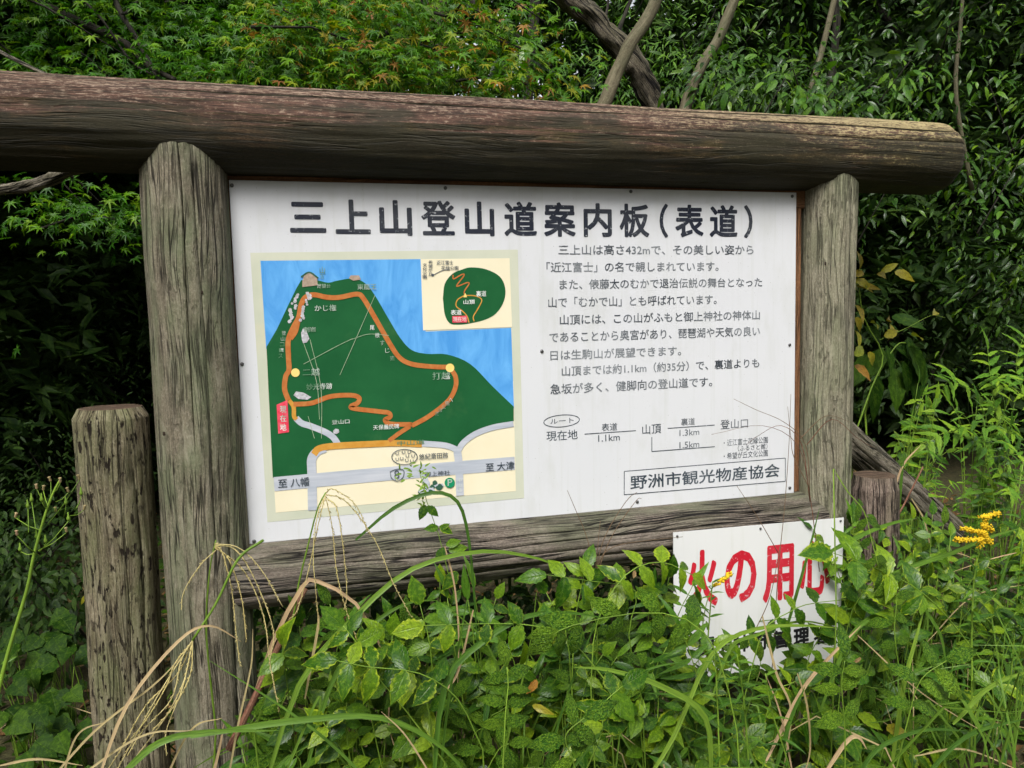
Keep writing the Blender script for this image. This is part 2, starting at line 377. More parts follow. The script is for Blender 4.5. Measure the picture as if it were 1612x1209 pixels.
def bake(name, shapes, pos, xdir, nrm, size, mat, parent=None, seed=0, kind=None):
    """one mesh out of many leaves; shapes chosen at random; 'rnd' attribute per leaf"""
    rg = np.random.RandomState(seed); A, T = frames(pos, xdir, nrm, size)
    N = len(pos); pick = rg.randint(0, len(shapes), N); rnd = rg.rand(N)
    VV = []; LL = []; FC = []; UU = []; RR = []; base = 0
    for k, (v, f, uv) in enumerate(shapes):
        idx = np.nonzero(pick == k)[0]
        if not len(idx): continue
        v = np.array(v, float); nv = len(v)
        W = np.einsum('nij,vj->nvi', A[idx], v) + T[idx][:, None, :]
        VV.append(W.reshape(-1, 3)); RR.append(np.repeat(rnd[idx], nv))
        li = np.concatenate([np.array(q) for q in f]); cnt = np.array([len(q) for q in f])
        LL.append((li[None, :] + (base + np.arange(len(idx)) * nv)[:, None]).ravel()); FC.append(np.tile(cnt, len(idx)))
        UU.append(np.tile(np.array(uv, float)[li], (len(idx), 1))); base += nv * len(idx)
    V = np.concatenate(VV); L = np.concatenate(LL); C = np.concatenate(FC); U = np.concatenate(UU); RN = np.concatenate(RR)
    me = bpy.data.meshes.new(name)
    me.vertices.add(len(V)); me.vertices.foreach_set('co', V.astype(np.float32).ravel())
    me.loops.add(len(L)); me.loops.foreach_set('vertex_index', L.astype(np.int32))
    me.polygons.add(len(C)); me.polygons.foreach_set('loop_start', np.concatenate([[0], np.cumsum(C)[:-1]]).astype(np.int32))
    me.polygons.foreach_set('loop_total', C.astype(np.int32))
    me.polygons.foreach_set('use_smooth', np.ones(len(C), dtype=bool))
    ul = me.uv_layers.new(name='UVMap'); ul.data.foreach_set('uv', U.astype(np.float32).ravel())
    a = me.attributes.new('rnd', 'FLOAT', 'POINT'); a.data.foreach_set('value', RN.astype(np.float32))
    me.materials.append(mat); me.update(calc_edges=True); me.validate()
    o = link(bpy.data.objects.new(name, me), parent)
    if kind: o['kind'] = kind
    return o
def leaf_obj(name, me, pos, xdir, nrm, size, parent):
    X = Vector(xdir).normalized(); Y = Vector(nrm).cross(X)
    Y = Y.normalized() if Y.length > 1e-4 else X.orthogonal().normalized()
    Z = X.cross(Y)
    m = Matrix((X, Y, Z)).transposed().to_4x4() @ Matrix.Scale(size, 4); m.translation = Vector(pos)
    o = bpy.data.objects.new(name, me); link(o, parent); o.matrix_basis = m; return o

# ------------------------------------------------------------------ ground
rg = random.Random(5)
def gz(x, y):
    return .05 * noise.noise(Vector((x * .5, y * .5, 3))) + .02 * noise.noise(Vector((x * 2.3, y * 2.3, 8))) + max(0, y - 5) * .05
gv = []; gf = []; xs = [-60, -40, -25, -15] + [x * .35 for x in range(-28, 29)] + [15, 25, 40, 60]; ys = [-60, -30, -15, -8] + [y * .35 - 4.9 for y in range(0, 50)] + [18, 28, 45, 70]
for y in ys:
    for x in xs: gv.append((x, y, gz(x, y)))
nx = len(xs)
for j in range(len(ys) - 1):
    for i in range(nx - 1): a = j * nx + i; gf.append((a, a + 1, a + nx + 1, a + nx))
gm = NT('forest_soil', .9, .2)
f1 = gm.noise(gm.obj(), 3, 5); f2 = gm.noise(gm.obj(), 40, 5)
gm.col(gm.mix(gm.ramp(f2, [(.35, 0.0), (.65, 1.0)]), gm.mix(f1, (.03, .024, .015), (.05, .05, .02)), gm.mix(f1, (.10, .065, .035), (.05, .07, .02))))
gm.bump(f2, .8, .03)
tag(mesh_obj('ground', gv, gf, gm.m, None, [(v[0], v[1]) for v in gv]), 'dark forest soil with moss and fallen leaves under the noticeboard', kind='structure')

# ------------------------------------------------------------------ round timber
def log(name, p0, p1, r0, r1, mat, parent, ref=Vector((0, 1, 0)), rows=120, cols=96, cracks=(), seed=0, amp=.004, cap0=None, cap1=None, endmat=None, bend=None):
    """cracks: (angle deg from ref, t0, t1, half width m, depth m, wander m). seam lies along +ref. cap: (chamfer length, chamfer depth)"""
    p0 = Vector(p0); p1 = Vector(p1); ax = (p1 - p0); L = ax.length; ax.normalize()
    U = (ref - ax * ref.dot(ax)).normalized(); V = ax.cross(U)
    ts = [i / rows for i in range(rows + 1)]
    ends = []
    if cap0: ts = sorted(set([0] + [t for t in ts if t * L > cap0[0] * 1.05] + [cap0[0] * k / L for k in (0, .12, .3, .55, .8, 1)]))
    if cap1: ts = sorted(set([t for t in ts if (1 - t) * L > cap1[0] * 1.05] + [1 - cap1[0] * k / L for k in (0, .12, .3, .55, .8, 1)]))
    v = []; uv = []; f = []
    base = [2 * math.pi * k / cols for k in range(cols + 1)]
    ncol = None
    for t in ts:
        r = r0 + (r1 - r0) * t
        d = t * L; e = (1 - t) * L
        if cap0 and d < cap0[0]: k = 1 - d / cap0[0]; r -= cap0[1] * (k ** cap0[2])
        if cap1 and e < cap1[0]: k = 1 - e / cap1[0]; r -= cap1[1] * (k ** cap1[2])
        an = [(a, 0, 1) for a in base]
        for (ca, t0, t1, hw, dep, wan) in cracks:
            c0 = R(ca); wid = (wan + hw * 2) / r0
            an = [q for q in an if not (abs(q[0] - c0) < wid * 1.0 and q[0] not in (0, base[-1]) and q[2])]
            th = c0 + wan * .8 / r0 * noise.noise(Vector((t * L * 2.2, ca, seed)))
            live = max(0, min(1, (t - t0) / .04, (t1 - t) / .04)) * (0.6 + .8 * abs(noise.noise(Vector((t * 9, ca, 1)))))
            h = hw / r0 * max(live, .15)
            an += [(th - h, 0, 0), (th - h * .3, dep * live, 0), (th + h * .3, dep * live, 0), (th + h, 0, 0)]
            an += [(c0 - wid, 0, 0), (c0 + wid, 0, 0)]
        an.sort()
        ncol = len(an)
        c = p0 + ax * (t * L)
        if bend: c += bend(t)
        for a, dp, _ in an:
            ca_, sa = math.cos(a), math.sin(a)
            q = Vector((ca_ * 2.2, sa * 2.2, t * L * 1.3 + seed * 7))
            rr = r + amp * (1.2 * noise.noise(q) + .8 * noise.noise(Vector((ca_ * 9, sa * 9, t * L * 3 + seed))) + .35 * noise.noise(Vector((ca_ * 40, sa * 40, t * L * 4 + seed)))) - dp
            v.append(c + (U * ca_ + V * sa) * rr); uv.append((a * r0, t * L))
    for i in range(len(ts) - 1):
        for k in range(ncol - 1):
            a = i * ncol + k; f.append((a, a + 1, a + 1 + ncol, a + ncol))
    mi = [0] * len(f)
    for end, i in ((0, 0), (1, len(ts) - 1)):
        n = len(v); c = (p0 if end == 0 else p1) + (bend(end) if bend else Vector((0, 0, 0)))
        ring = [v[i * ncol + k] for k in range(ncol)]
        v += ring; uv += [((q - c).dot(U), (q - c).dot(V)) for q in ring]; v.append(c); uv.append((0, 0))
        for k in range(ncol - 1):
            q = (n + k, n + k + 1, n + ncol); f.append(q if end == 1 else q[::-1]); mi.append(1)
    me = mesh_obj(name, v, f, [mat, endmat or mat], parent, uv, True, mi)
    return me

# ================================================================== NOTICEBOARD
PW, PH = 1.8, 1.026
board = empty('noticeboard', (.9, 0, 0), 'large log-framed trail noticeboard with white panel, green mountain map and Japanese text', 'noticeboard')
BEAM0 = Vector((-1.25, 0, 2.013)); BEAM1 = Vector((2.425, 0, 2.003))
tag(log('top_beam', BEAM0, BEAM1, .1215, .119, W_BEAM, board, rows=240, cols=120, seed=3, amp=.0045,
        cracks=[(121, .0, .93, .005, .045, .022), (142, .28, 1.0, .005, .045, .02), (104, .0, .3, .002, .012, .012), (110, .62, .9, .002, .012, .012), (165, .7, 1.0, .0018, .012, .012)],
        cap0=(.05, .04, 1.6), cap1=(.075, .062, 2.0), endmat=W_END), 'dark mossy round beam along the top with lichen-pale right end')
log('left_post', (-.1098, 0, -.3), (-.1128, 0, 2.01), .1155, .1085, W_POST, board, rows=200, cols=96, seed=11, amp=.004,
    cracks=[(180, .62, .995, .0032, .03, .02), (163, .3, .75, .002, .015, .014), (200, .5, .98, .002, .014, .012), (150, .55, .9, .0017, .01, .012), (218, .05, .55, .002, .012, .02), (190, .05, .4, .002, .012, .02)])
board.children[-1].name = 'post'; tag(board.children[-1], 'left post, thicker, grey-green with a long vertical crack')
log('post', (1.90, 0, -.3), (1.930, 0, 2.0), .0925, .0885, W_POST2, board, rows=200, cols=88, seed=23, amp=.0035,
    cracks=[(196, .45, .95, .0026, .015, .014), (160, .35, .7, .0022, .012, .012), (215, .3, .9, .002, .012, .012)])
tag(board.children[-1], 'right post, paler and slimmer')
log('bottom_beam', (-.05, .0, .757), (1.88, 0, .762), .092, .090, W_LOW, board, rows=160, cols=96, seed=31, amp=.004,
    cracks=[(142, .0, 1.0, .0026, .016, .016), (160, .1, .8, .002, .014, .014), (180, .3, 1.0, .002, .014, .014), (120, .0, .6, .002, .012, .01), (202, .0, .7, .002, .014, .014)])

def box(name, x0, x1, y0, y1, z0, z1, mat, parent, bev=0):
    v = [(x, y, z) for z in (z0, z1) for y in (y0, y1) for x in (x0, x1)]
    f = [(0, 2, 3, 1), (4, 5, 7, 6), (0, 1, 5, 4), (2, 6, 7, 3), (0, 4, 6, 2), (1, 3, 7, 5)]
    uv = [((q[0] if abs(x1 - x0) < abs(z1 - z0) else q[2]) * 1.0, q[2] if abs(x1 - x0) < abs(z1 - z0) else q[0]) for q in v]
    o = mesh_obj(name, v, f, mat, parent, uv, False)
    if bev:
        b = o.modifiers.new('bevel', 'BEVEL'); b.width = bev; b.segments = 2
    return o
KN = plain('dark_nail_hole', (.03, .02, .013), .9)  # flat dark discs stand in for small nail holes
for (px, py, Y, r_) in ((312, 617, -.108, .0045), (258, 683, -.09, .004), (330, 982, -.112, .006), (318, 460, -.11, .003), (1322, 690, -.07, .004), (1300, 415, -.088, .004)):
    p = at(px, py, Y); mb = MB(); n = 12
    mb.add([(p.x, p.y - .001, p.z)] + [(p.x + r_ * math.cos(k * .5236) * (.8 + .3 * (k % 2)), p.y + .002, p.z + 1.5 * r_ * math.sin(k * .5236)) for k in range(n)], [(0, 1 + (k + 1) % n, 1 + k) for k in range(n)])
    mb.build('nail_hole', KN, board)
# battens behind the panel (the brown strip above and right of it)
box('batten', -.01, 1.86, .012, .05, ZO + PH - .05, ZO + PH + .028, W_BARE, board, .002)
box('batten', PW - .04, PW + .029, .0125, .052, ZO + .0, ZO + PH - .0505, W_BARE, board, .002)
box('batten', -.02, .05, .0125, .052, ZO + .0, ZO + PH - .0505, W_BARE, board, .002)
box('backing_board', .0505, PW - .0405, .0125, .022, ZO - .01, ZO + PH - .0505, W_BARE, board)

# ---- white panel
pm = NT('white_panel_enamel', .33, .4)
pv = pm.obj()
c = pm.mix(pm.noise(pv, 3, 5), (.60, .615, .65), (.66, .67, .69))
st = pm.noise(pm.obj(3, 1, 1.2), 3, 6, .65)
c = pm.mix(pm.ramp(st, [(.5, 0.0), (.72, .36)]), c, (.47, .485, .44))
sp_ = pm.noise(pm.obj(), 150, 2, .5)
c = pm.mix(pm.ramp(sp_, [(.70, 0.0), (.74, .6)]), c, (.3, .3, .28))
run = pm.noise(pm.obj(45, 1, 1.1), 1, 4, .6)
c = pm.mix(pm.ramp(run, [(.54, 0.0), (.7, .24)]), c, (.44, .46, .4))
edge = pm.noise(pm.obj(), 260, 2, .5)
pm.col(c); pm.bump(pm.noise(pv, 2.2, 2), .12, .02)
W_PANEL = pm.m
ptag = box('sign_panel', 0, PW, 0, .011, ZO, ZO + PH, W_PANEL, board, .002)
tag(ptag, 'white enamel panel with map and black lettering')

def faded(name, dark, pale, lo, hi):
    m = NT(name, .5, .3)
    f = m.noise(m.obj(3.2, 1, 4.0), 1.6, 4, .6); g = m.noise(m.obj(), 90, 3, .6)
    c = m.mix(m.ramp(f, [(lo, 0.0), (hi, 1.0)]), dark, pale)
    c = m.mix(m.ramp(g, [(.60, 0.0), (.72, .6)]), c, (.6, .62, .64))
    m.col(c); return m.m
INK_T = faded('title_ink', (.012, .016, .03), (.05, .055, .065), .4, .7)
INK_B = faded('body_ink', (.035, .045, .06), (.22, .24, .26), .38, .62)
INK_D = faded('dark_ink', (.03, .045, .06), (.1, .12, .14), .4, .7)

def ptext(body, name, mat, parent, x0, x1, zt=None, zb=None, Y=-.0008, offset=0, bold=0, em=None, base=None, vertical=False, rot=0, label=None, dy=0):
    """flat lettering scaled to fill x0..x1 and zb..zt in metres (or given em height + baseline)"""
    cu = bpy.data.curves.new('txt', 'FONT'); cu.body = body; cu.offset = offset; cu.resolution_u = 3
    to = bpy.data.objects.new('txt', cu); COL.objects.link(to)
    dg = bpy.context.evaluated_depsgraph_get(); me = bpy.data.meshes.new_from_object(to.evaluated_get(dg))
    bpy.data.objects.remove(to); bpy.data.curves.remove(cu)
    n = len(me.vertices); co = np.empty(n * 3); me.vertices.foreach_get('co', co); co = co.reshape(-1, 3)
    a = co.min(0); b = co.max(0)
    a[:2] -= bold; b[:2] += bold
    def place(c):
        X = x0 + (c[:, 0] - a[0]) / (b[0] - a[0]) * (x1 - x0)
        Z = base + c[:, 1] * em if em else zb + (c[:, 1] - a[1]) / (b[1] - a[1]) * (zt - zb)
        return X, Z
    if bold:
        # heavier strokes: the same glyph laid down again round a small circle
        fs0 = [tuple(p.vertices) for p in me.polygons]; VV = []; FF = []
        K = 10
        for k in range(K + 1):
            d = (0, 0) if k == K else (bold * math.cos(6.2832 * k / K), bold * math.sin(6.2832 * k / K))
            X, Z = place(co + np.array([d[0], d[1], 0])); VV.append(np.stack([X, np.full(n, Y - .00002 * k), Z], 1)); FF += [tuple(i + k * n for i in f) for f in fs0]
        me = bpy.data.meshes.new(name); me.from_pydata(np.concatenate(VV).tolist(), [], FF)
        me.materials.append(mat); o = bpy.data.objects.new(name, me); link(o, parent); return o
    X, Z = place(co)
    me.vertices.foreach_set('co', np.stack([X, np.full(n, Y), Z], 1).ravel())
    me.materials.clear(); me.materials.append(mat); me.name = name; me.update()
    o = bpy.data.objects.new(name, me); link(o, parent)
    if label: o['label'] = label
    return o
def px_text(body, name, mat, parent, xl, xr, yt, yb, Y=0, dY=-.0008, **kw):
    """box given in photograph pixels: left x, right x, and top / bottom at the left end"""
    a = at(xl, yt, Y); b = at(xl, yb, Y); c_ = at(xr, yt - (xr - xl) * .02, Y)
    return ptext(body, name, mat, parent, a.x, c_.x, a.z, b.z, Y=Y + dY, **kw)
# title, character by character (glyph boxes read off the photograph)
em = (at(690, 315).z - at(690, 369).z) / .93
tb = at(690, 369).z + .055 * em
for ch, a, b in (('三', 455.8, 513), ('上', 527.4, 583), ('山', 597, 648.6), ('登', 663, 717), ('山', 731.4, 778), ('道', 793.5, 845), ('案', 856, 906), ('内', 918.5, 963), ('板', 975, 1022), ('（', 1038, 1051.5), ('表', 1062.7, 1107.5), ('道', 1117, 1161), ('）', 1171, 1184.6)):
    ptext(ch, 'title_character', INK_T, ptag, at(a, 345).x, at(b, 345).x, em=em, base=tb, bold=.027)
for b_, xl, xr, yt, yb in (
    ('三上山は高さ432mで、その美しい姿から', 878.7, 1186, 385, 401.5), ('「近江富士」の名で親しまれています。', 860, 1131, 412.7, 429),
    ('また、俵藤太のむかで退治伝説の舞台となった', 880.5, 1199.6, 440, 456), ('山で「むかで山」とも呼ばれています。', 862.7, 1128, 468, 484.5),
    ('山頂には、この山がふもと御上神社の神体山', 881, 1196, 495.4, 511.6), ('であることから奥宮があり、琵琶湖や天気の良い', 864.5, 1196, 522.9, 539.6),
    ('日は生駒山が展望できます。', 866, 1072, 551.6, 567.4), ('山頂までは約1.1km（約35分）で、裏道よりも', 884, 1195, 576.4, 592.6),
    ('急坂が多く、健脚向の登山道です。', 866, 1121, 604.8, 621.3)):
    px_text(b_, 'text_line', INK_B, ptag, xl, xr, yt, yb, bold=.010)
for b_, xl, xr, yt, yb, mt in (
    ('ルート', 866, 903, 659.5, 667.5, INK_D), ('現在地', 860, 909, 679, 694.7, INK_D), ('表道', 947, 971.5, 667, 679, INK_D), ('1.1km', 941.5, 975.5, 685, 695.5, INK_D),
    ('山頂', 1010.7, 1040.6, 668.5, 684, INK_D), ('裏道', 1072, 1094, 658.7, 670, INK_B), ('1.3km', 1069.5, 1100.6, 676.6, 686.5, INK_B), ('1.5km', 1069.5, 1100.6, 696, 706, INK_B),
    ('登山口', 1134, 1177.4, 661, 676, INK_B), ('・近江富士花緑公園', 1139, 1208.6, 692, 702.5, INK_B), ('（ふるさと館）', 1161.4, 1208, 701.5, 710.5, INK_B), ('・希望が丘文化公園', 1139, 1208.6, 713, 723.5, INK_B)):
    px_text(b_, 'route_text', mt, ptag, xl, xr, yt, yb, offset=.004)
px_text('野洲市観光物産協会', 'organisation_text', INK_D, ptag, 992, 1226.8, 748.5, 771, bold=.014, dY=-.0012)

def plane_poly(name, pts, mat, parent, Y, world=False):
    P = pts if world else [at(x, y, 0) for x, y in pts]
    P = [Vector((p[0], Y, p[2])) for p in P]
    T = tessellate_polygon([[Vector((p.x, p.z, 0)) for p in P]])
    fs = []
    for t in T:
        a, b, c_ = (P[i] for i in t)
        nrm = (b - a).cross(c_ - a)
        fs.append(tuple(t) if nrm.y < 0 else tuple(t[::-1]))
    return mesh_obj(name, P, fs, mat, parent, [(p.x, p.z) for p in P], False)
def ribbon(name, pts, wpx, mat, parent, Y, n=40, px=True, w0=None, ribw=None):
    C_ = spline(pts, n) if len(pts) > 2 else spline(pts, 2)
    P = [at(q[0], q[1], 0) for q in C_] if px else [Vector((q[0], 0, q[1])) for q in C_]
    hw = wpx / 2 / 500. if px else wpx / 2
    v = []; f = []
    for i, p in enumerate(P):
        t = (P[min(i + 1, len(P) - 1)] - P[max(i - 1, 0)]); t.normalize(); s = Vector((-t.z, 0, t.x))
        v += [Vector((p.x, Y, p.z)) + s * hw, Vector((p.x, Y, p.z)) - s * hw]
        if i: a = 2 * (i - 1); f.append((a, a + 1, a + 3, a + 2))
    fs = []
    for q in f:
        nrm = (v[q[1]] - v[q[0]]).cross(v[q[2]] - v[q[0]])
        fs.append(q if nrm.y < 0 else q[::-1])
    return mesh_obj(name, v, fs, mat, parent, [(q.x, q.z) for q in v], False)
def ring(name, cx, cy, ax, ay, wpx, mat, parent, Y, n=40, tilt=0):
    pts = [(cx + ax * math.cos(2 * math.pi * k / n), cy + ay * math.sin(2 * math.pi * k / n) - tilt * ax * math.cos(2 * math.pi * k / n)) for k in range(n + 1)]
    return ribbon(name, pts, wpx, mat, parent, Y, n * 2)
# route diagram lines
ring('route_oval', 884, 662.6, 28, 9.4, 1.3, INK_D, ptag, -.0008, tilt=.08)
for l_ in ([(920, 683.3), (1001, 677.8)], [(1051, 674.3), (1125, 669)], [(1026, 688), (1026, 710.7)], [(1026, 710.7), (1125, 703)]):
    ribbon('route_line', l_, 1.3, INK_D, ptag, -.0008)
plane_poly('name_plate', [(983, 742.2), (1235.6, 721.2), (1235.6, 757.3), (983, 778.5)], W_PANEL, ptag, -.0006)
for l_ in ([(982.5, 742), (1236, 721)], [(1236, 721), (1236, 757.5)], [(982.5, 778.7), (1236, 757.5)], [(982.5, 742), (982.5, 778.7)]):
    ribbon('name_plate_edge', l_, 1.3, INK_D, ptag, -.001)

# ---- painted map
def paint(name, c, c2, scale=12, sx=1, sz=1, streak=0, rough=.42, c3=None):
    m = NT(name, rough, .12)
    f = m.noise(m.obj(sx, 1, sz), scale, 5, .6, streak)
    cc = m.mix(m.ramp(f, [(.3, 0.0), (.7, 1.0)]), c, c2)
    if c3: cc = m.mix(m.ramp(m.noise(m.obj(), 6, 5, .65), [(.58, 0.0), (.72, .5)]), cc, c3)
    m.col(cc); m.bump(m.noise(m.obj(), 120, 3), .15, .001); return m.m
M_MARG = paint('map_margin_paint', (.50, .53, .42), (.60, .61, .50), 5, c3=(.62, .58, .42))
M_SKY = paint('map_blue_paint', (.065, .28, .66), (.14, .42, .80), 8, 2.4, .7, 1.5)
M_HILL = paint('map_green_paint', (.010, .085, .028), (.016, .115, .038), 7, c3=(.045, .14, .05))
M_CREAM = paint('map_cream_paint', (.76, .69, .49), (.80, .74, .56), 6)
M_TRAIL = paint('map_orange_paint', (.42, .115, .03), (.50, .20, .06), 60)
M_OCHRE = paint('map_ochre_paint', (.52, .24, .035), (.62, .33, .07), 40)
M_ROAD = paint('map_grey_paint', (.36, .40, .47), (.55, .57, .62), 14, .3, 4)
M_RED = paint('map_red_paint', (.68, .03, .07), (.75, .12, .16), 60)
M_DOT = paint('map_yellow_paint', (.82, .60, .16), (.85, .66, .25), 40)
M_WHITE = faded('map_white_paint', (.8, .82, .8), (.10, .22, .12), .40, .56)
M_ROCK = paint('map_rock_paint', (.3, .3, .32), (.62, .62, .66), 160)
M_ROOF = paint('map_brown_paint', (.30, .22, .17), (.45, .36, .28), 120)
M_DEEP = paint('map_dark_green_paint', (.03, .09, .06), (.05, .13, .08), 60)
M_PG = paint('map_sign_green_paint', (.01, .22, .10), (.015, .26, .12), 30)
mp = plane_poly('map_margin', [(394, 398), (815, 393), (825, 784), (421, 822)], M_MARG, ptag, -.0006)
plane_poly('map_sky', [(410, 410.5), (662, 408), (670, 522), (804.5, 516), (809, 643), (600, 660), (440, 560), (419, 549)], M_SKY, mp, -.0012)
plane_poly('map_land', [(420, 560), (808, 600), (812, 773), (434, 807)], M_CREAM, mp, -.0011)
plane_poly('map_inset', [(662, 408), (802, 406.5), (806, 515), (666, 520)], M_CREAM, mp, -.0016)
hill = [(419.5, 546), (436, 518), (452, 484), (466, 455), (474, 441)] + [tuple(q) for q in spline([(474, 441), (498, 441), (516, 445), (530, 442), (552, 438.5), (566, 441), (578, 449), (592, 468), (610, 499), (630, 532), (648, 551), (672, 557), (704, 558), (740, 573), (775, 608), (808.5, 640)], 60)] + \
       [(808.5, 663)] + [tuple(q) for q in spline([(808.5, 663), (775, 669), (748, 678), (728, 693), (719, 704), (700, 699), (680, 696), (630, 694), (560, 697), (520, 700), (500, 706), (487, 722), (485, 748)], 40)] + [(429.5, 752)]
plane_poly('map_hill', hill, M_HILL, mp, -.0018)
# roads
ribbon('map_highway', [(431.5, 762), (560, 750), (700, 738), (810, 729)], 20.5, M_ROAD, mp, -.0022)
ribbon('map_road', [(492, 803), (491, 745), (491, 722), (500, 710), (512, 705)], 13, M_ROAD, mp, -.0025)
ribbon('map_road', [(724, 780), (722, 730), (719, 706)], 12, M_ROAD, mp, -.0025)
ribbon('map_road', [(720, 708), (700, 701), (664, 698)], 9, M_ROAD, mp, -.00255)
ribbon('map_road', [(720, 712), (729, 697), (748, 683), (775, 673), (808, 667)], 9, M_ROAD, mp, -.0026)
ribbon('map_road', [(532, 699), (524, 688), (512, 680), (490, 671), (475, 666), (466, 658)], 9, M_ROAD, mp, -.0025)
ribbon('map_main_road', [(494, 715), (502, 706), (525, 702), (580, 699), (625, 697.5), (664, 699)], 9.5, M_OCHRE, mp, -.0028)
# trails
ribbon('map_trail', [(462, 636), (470, 636), (492, 634), (520, 624), (552, 622), (565, 626), (563, 634), (553, 639), (558, 643), (600, 648), (612, 650), (614, 656), (606, 661), (615, 667), (648, 668)], 6.8, M_TRAIL, mp, -.0030, n=110)
ribbon('map_trail', [(454, 630), (448, 612), (450, 592), (455, 582), (454, 560), (454, 535), (462, 515), (470, 500), (474, 480), (481, 468), (494, 464), (515, 468), (535, 468), (562, 463), (572, 470), (590, 500), (610, 535), (628, 562), (648, 573), (680, 577), (708, 578)], 7, M_TRAIL, mp, -.0031, n=140)
ribbon('map_trail', [(709, 580), (717, 594), (716, 612), (704, 632), (675, 655), (648, 670)], 7, M_TRAIL, mp, -.0030, n=50)
ribbon('map_trail', [(458, 534), (466, 522), (470, 505)], 5, M_TRAIL, mp, -.0029)
ribbon('map_trail', [(645, 671), (628, 682), (612, 694)], 6.5, M_TRAIL, mp, -.0029)
ribbon('map_trail', [(455, 630), (462, 640), (463, 655), (467, 660)], 6, M_OCHRE, mp, -.0029)
def disc(name, cx, cy, rpx, mat, Y):
    return plane_poly(name, [(cx + rpx * math.cos(k * .3142), cy + rpx * math.sin(k * .3142)) for k in range(20)], mat, mp, Y)
disc('map_marker', 465, 586.5, 6.8, M_DOT, -.0036); disc('map_marker', 708, 579, 6.8, M_DOT, -.0036)
plane_poly('map_here_tag', [(435.5, 637), (452.5, 629.5), (455, 680), (438, 682.5)], M_RED, mp, -.0034)
for k, ch in enumerate('現在地'): px_text(ch, 'map_text', M_WHITE, mp, 440.5, 450.5, 639 + k * 14, 650 + k * 14, dY=-.0038, offset=.01)
# little painted drawings: shrine on the summit, rocks, carved stone
plane_poly('map_shrine', [(476, 442), (480, 431), (494, 430), (499, 437), (500, 449), (476, 452)], M_ROOF, mp, -.0034)
ribbon('map_shrine_roof', [(474, 436), (487, 429), (501, 438)], 2.4, M_DEEP, mp, -.0036)
plane_poly('map_small_roof', [(549, 438), (552, 433.5), (565, 433.5), (568, 440), (556, 442)], M_ROOF, mp, -.0034)
rr = random.Random(3)
for k in range(26):
    s_ = -1 if k % 2 else 1; cy = 462 + k * 1.75; cx = 476 - (cy - 462) * .28 + (10 if s_ > 0 else -8) + rr.uniform(-4, 4)
    q = rr.uniform(2.2, 4); plane_poly('map_rock', [(cx + q * math.cos(a) * rr.uniform(.7, 1.2), cy + q * math.sin(a) * rr.uniform(.7, 1.2)) for a in (0, 1, 2, 3, 4, 5.2)], M_ROCK, mp, -.0032 - k * .00002)
plane_poly('map_rock', [(475, 534), (474, 524), (477, 517), (482, 520), (487, 533), (483, 539), (477, 540)], M_ROCK, mp, -.0034)
plane_poly('map_carved_stone', [(462, 622), (466, 616), (478, 618), (490, 625), (484, 629), (470, 628)], M_ROCK, mp, -.0034)
plane_poly('map_gate_stone', [(524, 678), (528, 674.5), (533, 675.5), (534, 680), (530, 683), (525, 682)], M_ROCK, mp, -.0034)
# text and small signs painted on the map
for b_, xl, xr, yt, yb, mt in (
    ('至 八幡', 437.5, 487, 754, 768, INK_D), ('至 大津', 764, 809, 729, 742, INK_D), ('悠紀斎田跡', 659, 705, 714.5, 724, INK_D),
    ('御上神社', 668, 708, 741.5, 750.5, INK_D), ('8', 620, 628, 740, 753.5, INK_D), ('二越', 476, 503, 580, 592, M_WHITE), ('妙光寺跡', 482, 523, 604, 614, M_WHITE),
    ('打越', 680, 708, 586, 598, M_WHITE), ('割岩', 478, 497, 515, 523, M_WHITE), ('かじ権', 495, 529, 480, 490, M_WHITE),
    ('山', 503, 511, 420, 431, M_WHITE), ('頂', 504, 510, 432, 439, M_WHITE), ('展望台', 499, 520, 447, 454, M_WHITE), ('東龍王', 562, 592, 447, 456, M_WHITE),
    ('登山口', 522, 550, 661, 668, M_WHITE), ('天保義民碑', 587, 628, 669, 677, M_WHITE), ('中山道', 625, 668, 694, 701.5, M_WHITE),
    ('希望', 0, 0, 0, 0, None), ('裏道', 749, 765, 458, 467, M_WHITE), ('山頂', 729, 747, 472, 479, M_WHITE), ('表道', 709, 726, 488, 496, M_WHITE),
    ('近江富士', 687, 713, 410, 417, INK_D), ('花緑公園', 694, 721, 419, 425, INK_D)):
    if mt: px_text(b_, 'map_text', mt, mp, xl, xr, yt, yb, dY=-.0040, offset=.008)
for k, ch in enumerate('希望が丘'): px_text(ch, 'map_text', INK_D, mp, 674, 680.5, 410 + k * 6.2, 415.3 + k * 6.2, dY=-.004, offset=.01)
for k, ch in enumerate('文化公園'): px_text(ch, 'map_text', INK_D, mp, 665, 671.5, 414.5 + k * 6.2, 420 + k * 6.2, dY=-.004, offset=.01)
for k, ch in enumerate('登山コース'): px_text(ch, 'map_text', M_WHITE, mp, 438 + (4 - k) * 1.3, 445 + (4 - k) * 1.3, 521 + k * 9, 527.5 + k * 9, dY=-.004)
for k, ch in enumerate('尾根すじ道'): px_text(ch, 'map_text', M_WHITE, mp, 582 + k * 8, 589 + k * 8, 512 + k * 12, 519.5 + k * 12, dY=-.004)
for k, ch in enumerate('花緑公園へ'): px_text(ch, 'map_text', M_WHITE, mp, 684 + k * 5.6, 690 + k * 5.6, 648 - k * 5.4, 654.5 - k * 5.4, dY=-.004)
for k, ch in enumerate('中山道'): px_text(ch, 'map_text', M_WHITE, mp, 720, 726.5, 753 + k * 7.5, 759 + k * 7.5, dY=-.004)
